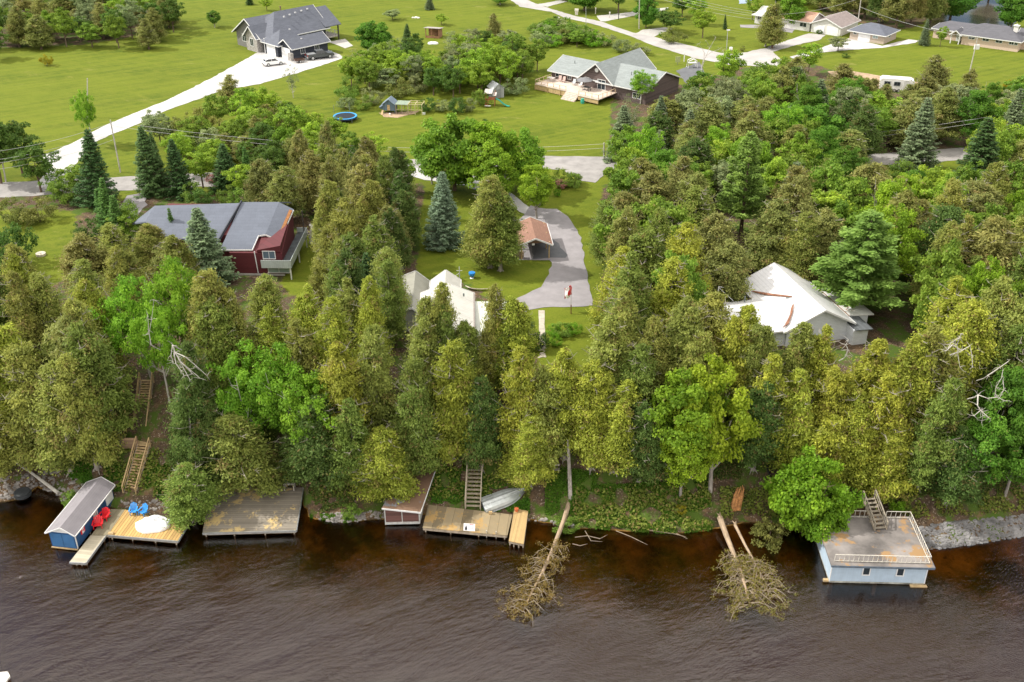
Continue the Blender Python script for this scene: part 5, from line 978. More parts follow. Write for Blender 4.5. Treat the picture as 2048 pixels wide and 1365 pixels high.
f_ = w.build('flag_cloth', [MATS['flag_red'], M('flag_white', (.8,.8,.8), .7, .03)], t)
f_.rotation_euler = (0,0,R(-38)); f_.scale = (1.35,1.35,1.15); f_.location = (.05,0,-.4)
sol = f_.modifiers.new('thick', 'SOLIDIFY'); sol.thickness = .012
# ---- small things
o_ = P(82,511); w = MB(); w.lathe([(.62,0),(.64,.3),(.58,.32)], 20); w.lathe([(.12,.32),(.12,.38)], 8); one(w, 'well_cover', M('well_concrete', (.55,.50,.40), .9), 'round pale concrete well cover on the left lawn', 'well', base=(0,0,0)).location = o_
o_ = PG(46,990,.1); w = MB()
for k, (r_, dx) in enumerate(((.82,0),(.80,.05),(.78,-.03))):
    w.lathe([(r_*.85,.0+.16*k),(r_,.02+.16*k),(r_,.13+.16*k),(r_*.85,.15+.16*k)], 24, (dx,0,0), cap=(k == 2))
one(w, 'swim_raft', M('black_rubber', (.03,.034,.038), .6, .3), 'black round tub lying upside down on the stony left shore', 'tub', base=(0,0,0)).location = (o_.x, o_.y, o_.z+.05)
def log(label, pts, rad, mat=deadwood, name='log', cat='log', n=7): w = MB(); w.tube(pts, rad, n); return one(w, name, mat, label, cat, base=tuple(pts[0]))
log('long pale fallen log slanting down the stony left shore', [tuple(zg(PG(18,918),.15)), tuple(zg(PG(65,950),.2)), tuple(zg(PG(118,990),.2))], [.11,.15,.2], bark_pale)
log('black drainage hose curving down the bare brown slope', [tuple(zg(PG(a_,b_),.12)) for a_, b_ in ((1529,880),(1531,910),(1536,945),(1548,985))], .10, M('hose_black', (.012,.012,.012), .5), 'hose', 'hose')
w = MB(); c0 = zg(PG(1470,1018)); rr_ = random.Random(8)
for i in range(26): a_ = rr_.uniform(-.5,.5); w.tube([c0+Vector((a_*.7, rr_.uniform(-.3,.3), -.1)), c0+Vector((.3+a_*.8, .6+rr_.uniform(-.2,.2), .7+rr_.uniform(0,.4))), c0+Vector((.6+a_*.7, 1.1+rr_.uniform(-.3,.4), 1.2+rr_.uniform(-.2,.8)))], [.17,.12,.03], 5)
one(w, 'broken_stump', M('rotten_orange', (.42,.20,.07), .9, .55, 5), 'splintered orange rotten stump beside the pale trunked maple', 'stump', base=tuple(c0))
t = thing('bench', 'rough wooden bench on the dark slope at the far left', 'bench', zg(PG(44,893),0), R(3)); w = MB()
for k in range(3): w.cbox((0,-.17+.17*k,.75), 1.3, .14, .05)
w.build('seat', wood_gold, t)
for x in (-.55,.55): w = MB(); w.cbox((x,-.2,.33), .07, .07, .8); w.build('leg', wood_old, t); w = MB(); w.cbox((x,.2,.33), .07, .07, .8); w.build('leg', wood_old, t)
t = thing('bench', 'grey plank bench under the trees on the green bank', 'bench', zg(PG(1104,946),0), R(0)); w = MB(); w.cbox((0,0,.45), 1.5, .4, .06); w.build('seat', wood_grey, t); w = MB(); w.cbox((0,.25,.8), 1.5, .05, .25); w.build('backrest', wood_grey, t)
for x in (-.65,.65): w = MB(); w.cbox((x,0,.2), .08, .35, .44); w.build('leg', wood_grey, t)
table('white garden table in front of the cream roofed cottage', P(955,738), 0, 2.0, 1.5, col=(.8,.8,.82)); 
t = thing('garden_chair', 'small blue swing seat beside the double trunked cedar', 'swing', P(944,556), 0); w = MB(); w.lathe([(.28,.25),(.4,.5),(.42,.75),(.38,.75)], 14); w.build('seat', M('swing_blue', (.03,.22,.6), .5), t); w = MB(); w.lathe([(.3,0),(.25,.05),(.06,.1),(.06,.26)], 10); w.build('stand', grey_metal, t)
w = MB(); rr_ = random.Random(2)
for i in range(5): w.tube([(math.cos(a)*(1.5+.1*i)*1.0, math.sin(a)*(.7+.08*i), .08+.05*i) for a in [math.pi+math.pi*k/14+.1 for k in range(13)]], .04, 5)
one(w, 'coiled_pipe', deadwood, 'coil of pale pipes lying on the lawn beside the blue seat', 'pipe', base=(0,0,0)).location = P(962,575,8.05)
w = MB(); 
for i, (x, y) in enumerate([(0,0),(.5,.2),(-.5,.1),(.2,.5),(.9,-.1)]): w.lathe([(.32,0),(.34,.2),(.2,.3)], 8, (x,y,0))
one(w, 'stone_pile', M('pale_rock', (.62,.60,.57), .9, .3, 2), 'small heap of pale stones in the far field', 'stones', base=(0,0,0)).location = P(830,37)
mound('tarp', 'crumpled white sheet lying beside the open field shelter', 'tarp', P(866,88), 1.2, .7, .4, MATS['tarp_white'], 0, 9, .1)
# mail boxes, posts, plates near the top road
def post(label, p, h=1.1, col=(.6,.58,.55), top=None, name='marker_post', r_=.09): 
    t = thing(name, label, 'post', p); w = MB(); w.box(-r_,r_,-r_,r_,0,h); w.build('post', M('post_%02d' % int(col[0]*99), col), t)
    w = MB(); s = top or (.3,.35,.3); w.cbox((0,0,h+s[2]/2), *s); w.build('cap', M('cap_%02d' % int(col[0]*99), tuple(min(.8, c*1.15) for c in col)), t)
post('pale stone gate pillar beside the far driveway mouth', P(1153,30), .9, (.6,.56,.5), (.9,.9,.5), r_=.35)
post('white marker post on the lawn edge, left of the other white one', P(1191,28), 1.2); post('white marker post beside the drive, right of the first one', P(1219,37), 1.2, (.62,.6,.57)); post('dark short lamp post beside the far drive', P(1237,40), 1.2, (.06,.06,.05))
post('white mailbox beside the junction lamp post', P(1461,107), .8, (.7,.7,.68), (.6,.5,.5), 'mailbox'); post('tall white sign post on the lawn right of the taupe house', P(1368,124), 1.8, (.75,.75,.75), (.12,.12,.3))
t = thing('garden_arch', 'white arched garden frame beside the dark parking pad', 'frame', P(1376,137), R(10)); w = MB()
for y in (0,1): w.tube([(0,y,0),(.2,y,1.5),(1.0,y,1.8),(1.8,y,1.5),(2,y,0)], .1, 6)
w.cbox((1,.5,1.0),1.6,.9,.08); w.build('arch', white_trim, t)
post('leaning lawn chair shaped board on the grass by the taupe house', P(1355,130), .5, (.3,.33,.15), (1.0,.12,1.2), 'board')
# ---- utility poles and lines
def upole(label, foot, top_px, h=None, arms=False, lamp=False, r_=.13):
    base = P(*foot) if len(foot) == 2 else Vector(foot); h = h or 8
    for hh in [x*.1 for x in range(20, 180)]:
        if proj((base.x, base.y, 8+hh))[1] <= top_px[1]: h = hh; break
    w = MB(); w.tube([(0,0,-.3),(0,0,h)], [r_,r_*.7], 8); t = thing('utility_pole', label, 'utility pole', base); dx = P(top_px[0], top_px[1], 8+h).x-base.x
    o2 = w.build('pole', bark_pale if r_ > .1 else grey_metal, t); t.rotation_euler = (0, math.atan2(dx, h), 0)
    if arms: w = MB(); beam(w, (-.9,0,h-.5), (.9,0,h-.5), .1, .12); w.build('crossarm', wood_old, t)
    if lamp: w = MB(); w.cbox((.15,0,h+.05), .7, .35, .18); w.build('lamp_head', white_trim, t)
    return t, base+Vector((dx, 0, h))
_, tA = upole('grey leaning utility pole beside the long gravel drive', (241,345), (220,241)); _, tB = upole('utility pole far left behind dark cedars', (12,365), (0,300)); _, tC = upole('short utility pole beside the street behind the cottage', (1208,318), (1208,286))
_, tD = upole('slim utility pole rising from the far left lawn', (175,235), (174,156)); _, tE = upole('tall pale utility pole near the far hedge', (1278,58), (1280,-40)); _, tF = upole('grey utility pole in front of the cedar by the salmon roofed house', (1552,72), (1556,30)); _, tG = upole('tall leaning pole between the two garages', (1714,58), (1727,-30))
_, tH = upole('slim pole with a white box on the right hand lawn', (1938,150), (1956,78), lamp=False); t = tag(panel(None, 'meter_box', white_trim, -.5, .5, -.2, .2, 0, .9), 'white box hanging on the slim pole of the right lawn', 'box'); t.location = proj and P(1953, 97, 12.2)-Vector((0,0,.2))
upole('white street lamp beside the road junction', (1453,101), (1456,62), lamp=True, r_=.09); _, tI = upole('dark thin pole by the far road bend', (1172,50), (1172,14), r_=.07)
_, tJ = upole('utility pole hidden in the trees right of the street', (2075,300), (2075,215))
def wire(label, a_, b_, sag=.8, r_=.022):
    pts = [a_+(b_-a_)*i/14-Vector((0,0,sag*4*(i/14)*(1-i/14))) for i in range(15)]; w = MB(); w.tube(pts, r_, 4); return one(w, 'power_line', M('wire_grey', (.45,.45,.45), .5), label, 'power line', base=tuple(a_))
pL = P(-120, 330, 16.); 
for k, dz in enumerate((0,.9,1.4,2.6)): wire(['lowest','second lowest','second highest','topmost'][k]+' power line crossing from the left frame edge to the leaning pole', pL+Vector((0,0,dz-1.5)), tA+Vector((.2,0,dz-3)), 1.)
for k, dz in enumerate((-.2,-.9)): wire(['upper','lower'][k]+' power line running right from the leaning pole towards the street', tA+Vector((0,0,dz)), tC+Vector((0,0,dz)), 2.2); wire(['upper','lower'][k]+' power line running along the street on the right', tC+Vector((0,0,dz)), tJ+Vector((0,0,dz)), 2.)
for k, dz in enumerate((-.3,-1.,-1.6,-2.6)): wire(['topmost','second','third','lowest'][k]+' power line between the tall far pole and the cedar pole', tE+Vector((0,0,dz)), tF+Vector((0,0,.3+dz*.7)), 1.2)
wire('power line from the cedar pole to the tall leaning pole', tF, tG-Vector((0,0,3)), .8); wire('power line from the leaning garage pole to the bungalow', tG-Vector((0,0,5)), tH, .8)
# ---- dead wood
def snag(label, paths, rad=.07, mat=deadwood, name='dead_branch', cat='dead branch'):
    w = MB(); rad *= .6
    p0_ = P(*paths[0][0]); w.tube([p0_, (p0_.x+.1, p0_.y+.7, p0_.z-.7), (p0_.x+.1, p0_.y+1.8, p0_.z-1.6)], [rad*.9, rad, rad], 6)
    for k, pts in enumerate(paths): pts = [P(*p) for p in pts]; w.tube(pts, [rad*(1 if k == 0 else .55)*(1-.75*i/(len(pts)-1))+.012 for i in range(len(pts))], 5)
    sr_ = random.Random(len(label)); pp = [P(*p) for pts in paths for p in pts]
    for p in pp:
        for _ in range(3): e = p+Vector((sr_.uniform(-.7,.7), sr_.uniform(-.4,.4), sr_.uniform(-.6,.5))); m_ = (p+e)/2+Vector((sr_.uniform(-.1,.1),0,sr_.uniform(-.1,.15))); w.tube([p, m_, e], [.022,.015,.006], 4)
    return one(w, name, mat, label, cat, base=tuple(P(*paths[0][0])))
z0 = 18.
snag('bare white dead limb drooping over the dark cedar on the left', [[(345,690,z0),(350,705,z0-.6),(362,725,z0-1.4),(385,748,z0-2.6)],[(350,705,z0-.6),(370,714,z0-.6),(392,732,z0-1.6),(414,752,z0-2.4)],[(356,715,z0-1),(366,735,z0-2.0),(380,760,z0-3)],[(362,725,z0-1.4),(378,738,z0-2),(400,757,z0-3)],[(345,692,z0),(342,712,z0-1),(347,726,z0-1.6)],[(348,706,z0-1),(352,728,z0-1.8),(362,742,z0-2.4),(368,752,z0-3)]], .10, bark_pale)
snag('thin bare white stem standing between the fresh green birches', [[(302,690,17.5),(297,660,19.0),(296,632,20.5)],[(298,668,18.5),(303,640,20.0),(308,600,22.0)]], .06, bark_pale)
snag('white skeletal branches near the right frame edge, the upper cluster', [[(1920,700,19.5),(1905,690,19.9),(1893,702,19.5)],[(1922,668,21.5),(1914,690,20.1),(1916,712,19.0),(1920,735,18.1)],[(1918,705,19.5),(1940,692,19.9),(1944,712,19.1),(1945,735,18.3)],[(1920,676,21.1),(1902,686,20.5),(1895,700,20.1)]], .09, bark_pale)
snag('white forked branches near the right frame edge, the lowest cluster', [[(1956,790,16.5),(1955,812,15.9),(1962,822,15.5),(1980,838,15.1)],[(1956,790,16.5),(1975,797,16.5),(1995,795,16.7),(2010,802,16.5)],[(1960,822,15.5),(1948,832,15.3)],[(1962,820,15.5),(1966,832,15.1),(1964,842,14.5)]], .09, bark_pale)
snag('grey leaning branches above the lowest white fork at right', [[(1975,752,18.1),(2000,735,18.9),(2018,722,19.5)],[(1990,795,16.5),(1992,775,17.5),(2003,757,18.5),(2006,740,19.1)],[(1998,798,16.5),(2008,780,17.5),(2006,760,18.1)]], .07, bark_pale)
snag('short broken white stub behind the yellow-green cedars', [[(1692,712,17.5),(1696,700,18.3),(1692,690,18.9),(1697,680,19.5)]], .09, bark_pale)
snag('white bare crown of a dead birch above the green trees', [[(1400,165,8),(1404,130,11),(1420,95,14),(1432,75,16)],[(1404,130,11),(1410,108,13),(1398,88,15)],[(1412,112,13),(1424,104,13.6),(1440,98,14)],[(1420,95,14),(1412,82,15.6)],[(1455,150,9),(1452,125,11.5),(1446,100,13.6)],[(1402,140,10),(1408,125,11.4),(1408,100,13.4)]], .13, bark_pale)
def fallen(label, px, z, seed, nrib, rlen, leafy, trad=.26):
    rng = np.random.default_rng(seed); pts = [P(a_, b_, c) for (a_, b_), c in zip(px, z)]; t = thing('fallen_tree', label, 'fallen tree', pts[0]); O = pts[0]; w = MB()
    n_ = len(pts); w.tube([p-O for p in pts], [trad*(1-.75*i/(n_-1)) for i in range(n_)], 9)
    for i in range(6): w.tube([Vector((0,0,.1)), Vector((rng.uniform(-.3,.3), rng.uniform(.1,.5), rng.uniform(-.1,.4)))], [.12,.02], 4)
    w.build('trunk', M('peeled_trunk', (.33,.245,.165), .85, .35, 3, stretch=(1,.4,1)), t); w = MB(); C = []; A = []
    seg = [(pts[i+1]-pts[i]).length for i in range(n_-1)]; tot = sum(seg)
    def at_(s):
        s *= tot
        for i, L in enumerate(seg):
            if s <= L or i == len(seg)-1: return pts[i]+(pts[i+1]-pts[i])*(s/L), (pts[i+1]-pts[i]).normalized()
            s -= L
    for i in range(nrib):
        s = .46+.54*(i/nrib)**1.0+rng.uniform(-.02,.02); s = min(s, 1); p, d = at_(s); sd_ = 1 if rng.uniform() < .5 else -1; side = Vector((-d.y, d.x, 0))*sd_; side = (side+d*rng.uniform(-.5,1.1)).normalized(); L = rlen*(1.15-.55*abs(s-.8)*2)*rng.uniform(.3,1.25)
        up = rng.uniform(-.15,.6); q = [p, p+side*L*.35+Vector((0,0,up*.9)), p+side*L*.7+d*L*rng.uniform(-.1,.4)+Vector((0,0,up)), p+side*L+d*L*.45*rng.uniform(.5,1.4)+Vector((0,0,up*.4))]
        w.tube([v-O for v in q], [.06,.045,.03,.01], 5)
        for k in range(4):
            b_ = q[1]+(q[3]-q[1])*rng.uniform(0,1); e = b_+Vector((rng.uniform(-.6,.6), rng.uniform(-.6,.6), rng.uniform(-.2,.45))); w.tube([b_-O, (b_+e)/2-O+Vector((0,0,.1)), e-O], [.022,.015,.006], 4)
            m_ = int(leafy*rng.uniform(.3,1.6)); C.append(np.array(e-O)+rng.normal(size=(m_,3))*np.array([.16,.16,.09])); A.append(rng.normal(size=(m_,3)))
    w.build('branches', M('bare_ribs', (.25,.20,.135), .85, .3, 4), t); C = np.concatenate(C); A = np.concatenate(A); C[:,2] = np.maximum(C[:,2], .02-O.z); N = len(C)
    me = leafmesh('leaves', C, A, rng.normal(size=(N,3))+np.array([0,0,.6]), .15, .09, rng.uniform(0,1,N), (rng.uniform(size=N) < .35)*.8); k = bpy.data.objects.new('foliage', me); COL.objects.link(k); k.parent = t; k.color = (.22,.16,.035,1) if seed == 3 else (.21,.20,.035,1); return t
fallen('fallen tree with bare ribs reaching from the stump into the river', [(1143,990),(1128,1040),(1105,1100),(1085,1145),(1066,1180),(1045,1225)], [1.3,.9,.55,.35,.2,-.05], 3, 56, 1.9, 22)
fallen('second fallen tree, a tangle of leafy branches left of the pale blue boathouse', [(1440,1036),(1452,1070),(1466,1105),(1480,1140),(1492,1180),(1500,1215)], [.9,.7,.5,.3,.05,-.1], 7, 70, 2.5, 15, .3)
fallen('thin fallen sapling lying beside the second fallen tree', [(1470,1050),(1490,1090),(1512,1130),(1530,1165),(1540,1200)], [1.2,.9,.5,.2,-.05], 11, 32, 1.6, 12, .15)
log('leaning grey snapped trunk standing by the fallen tree root', [tuple(zg(PG(1141,998),-.2)), tuple(P(1139,950,3.4)), tuple(P(1137,905,6.2)), tuple(P(1135,880,7.4))], [.24,.2,.15,.08], bark_grey, 'snapped_tree', 'tree', 8)
for i, (pp, tx) in enumerate([([(1232,1062),(1262,1074),(1295,1090)], 'straight pale driftwood pole floating by the grassy bank'),([(1150,1075),(1175,1072),(1200,1078),(1215,1070)], 'curved driftwood branch nearest the fallen tree with ribs'),([(1170,1062),(1182,1082),(1205,1084)], 'dark hooked driftwood in the shallows'),([(1290,1060),(1320,1064),(1348,1068),(1372,1074)], 'long wavy driftwood along the grass edge'),([(1330,1056),(1350,1066),(1375,1078)], 'forked driftwood near the pale trunked maple'),([(1145,1088),(1160,1092),(1175,1088)], 'small half sunken driftwood stick')]):
    log(tx, [tuple(P(a_, b_, .12+.05*math.sin(a_))) for a_, b_ in pp], [.045]*(len(pp)-1)+[.015], M('driftwood', (.21,.165,.115), .85, .4, 3), 'driftwood', 'driftwood', 6)
# ---- ground cover, stones (countless)
def scatter(name, polys, dens, size, col, hgt, seed, brownf=.02):
    rng = np.random.default_rng(seed); C = []
    for poly in polys:
        x0 = min(p[0] for p in poly); x1 = max(p[0] for p in poly); y0 = min(p[1] for p in poly); y1 = max(p[1] for p in poly); k = int((x1-x0)*(y1-y0)*dens); gx = rng.uniform(x0, x1, k); gy = rng.uniform(y0, y1, k)
        gr = {}
        for a_, b_ in zip(gx, gy):
            if not inpoly(a_, b_, poly): continue
            key = (int(a_//6), int(b_//6))
            if key not in gr: c = PG(key[0]*6+3, key[1]*6+3); gr[key] = c
            c = gr[key]; s = 19.; x = c.x+(a_-key[0]*6-3)/s; y = c.y-(b_-key[1]*6-3)/(s*.95)
            pt = mnoise.noise(Vector((x*.7, y*.7, 1)))
            if pt < -.22: continue
            C.append((x, y, G(x, y)+hgt*(.6+.8*max(-.5, pt))*rng.uniform(.05, 1)))
    C = np.array(C); N = len(C); me = leafmesh(name, C, rng.normal(size=(N,3)), rng.normal(size=(N,3))*.6+np.array([0,-.3,1.]), size*rng.uniform(.6,1.4,N), size*.7, np.clip(.5+.25*np.array([mnoise.noise(Vector((x*.8,y*.8,7))) for x, y, z in C])+rng.normal(size=N)*.15, 0, 1), (rng.uniform(size=N) < brownf)*.8)
    o = bpy.data.objects.new(name, me); COL.objects.link(o); o.color = (*col, 1); tag(o, kind='stuff'); return o
scatter('ground_cover', [[(135,915),(225,900),(245,940),(245,985),(190,985),(150,968),(128,945)],[(285,925),(345,925),(350,1005),(330,1010),(290,975)],[(868,930),(940,925),(935,1012),(862,1008)],[(962,945),(1005,965),(1060,1000),(1060,1028),(965,1022)]], 1.15, .17, (.075,.185,.016), .32, 1)
scatter('bank_grass', [[(1150,975),(1420,960),(1425,1062),(1345,1070),(1240,1066),(1140,1048)],[(620,1030),(700,1030),(700,1046),(620,1046)],[(1090,930),(1200,950),(1180,1000),(1140,1040),(1090,1030)]], 1.0, .17, (.095,.200,.018), .30, 2)
scatter('forest_undergrowth', [[(-100,830),(140,850),(130,900),(-100,940)],[(440,930),(760,925),(740,1000),(640,1030),(610,970),(440,970)],[(1360,880),(1500,870),(1480,960),(1400,960)],[(1760,930),(2150,930),(2150,990),(1800,1000)],[(1190,700),(1280,690),(1290,900),(1180,900)]],   .55, .20, (.095,.150,.028), .5, 3, .2)
scatter('tall_weeds', [[(1150,985),(1420,970),(1425,1062),(1345,1068),(1240,1062),(1140,1046)],[(130,900),(345,905),(345,1000),(245,985)],[(640,930),(1060,930),(1060,1000),(640,1000)],[(1440,980),(1560,980),(1560,1040),(1440,1040)],[(1760,1000),(2100,980),(2100,1020),(1820,1040)]], .16, .30, (.20,.25,.045), .75, 8, .18)
def stones(name, polys, dens, size, mat, seed):
    rr = random.Random(seed); w = MB()
    for poly in polys:
        x0 = min(p[0] for p in poly); x1 = max(p[0] for p in poly); y0 = min(p[1] for p in poly); y1 = max(p[1] for p in poly)
        for _ in range(int((x1-x0)*(y1-y0)*dens)):
            a_ = rr.uniform(x0, x1); b_ = rr.uniform(y0, y1)
            if not inpoly(a_, b_, poly): continue
            c = PG(a_, b_); s = size*rr.uniform(.5, 1.6)*rr.uniform(.6, 1.2); k = 6; a0 = rr.uniform(0, 6); lo = [(c.x+math.cos(a0+i)*s*rr.uniform(.75,1.1), c.y+math.sin(a0+i)*s*.85*rr.uniform(.75,1.1), c.z-.08) for i in range(k)]
            tilt = rr.uniform(-.15,.15); hi = [(c.x+(p[0]-c.x)*.75, c.y+(p[1]-c.y)*.75, c.z+s*.22+(p[0]-c.x)*tilt) for p in lo]; w.prism(lo, hi)
    o = w.build(name, mat); tag(o, kind='stuff')
st_m = M('shore_stone', (.24,.22,.205), .9, .5, 1.1, bmp=.5)
stones('shore_stones', [[(-60,960),(120,940),(200,985),(130,1005),(60,992),(-60,1004)],[(235,1000),(330,1002),(345,1022),(250,1015)],[(640,1028),(770,1020),(770,1042),(640,1044)],[(1050,1028),(1150,1046),(1150,1060),(1050,1042)]], .035, .20, st_m, 4)
stones('stone_revetment', [[(1838,1056),(1880,1046),(2048,1030),(2160,1022),(2160,1064),(2048,1074),(1920,1094),(1852,1100)]], .10, .19, M('pale_slab_stone', (.20,.195,.195), .85, .55, .9, bmp=.4), 5)
stones('path_stones', [[(1077,692),(1090,690),(1090,716),(1078,716)]], .1, .25, MATS['pale_stone'], 6)
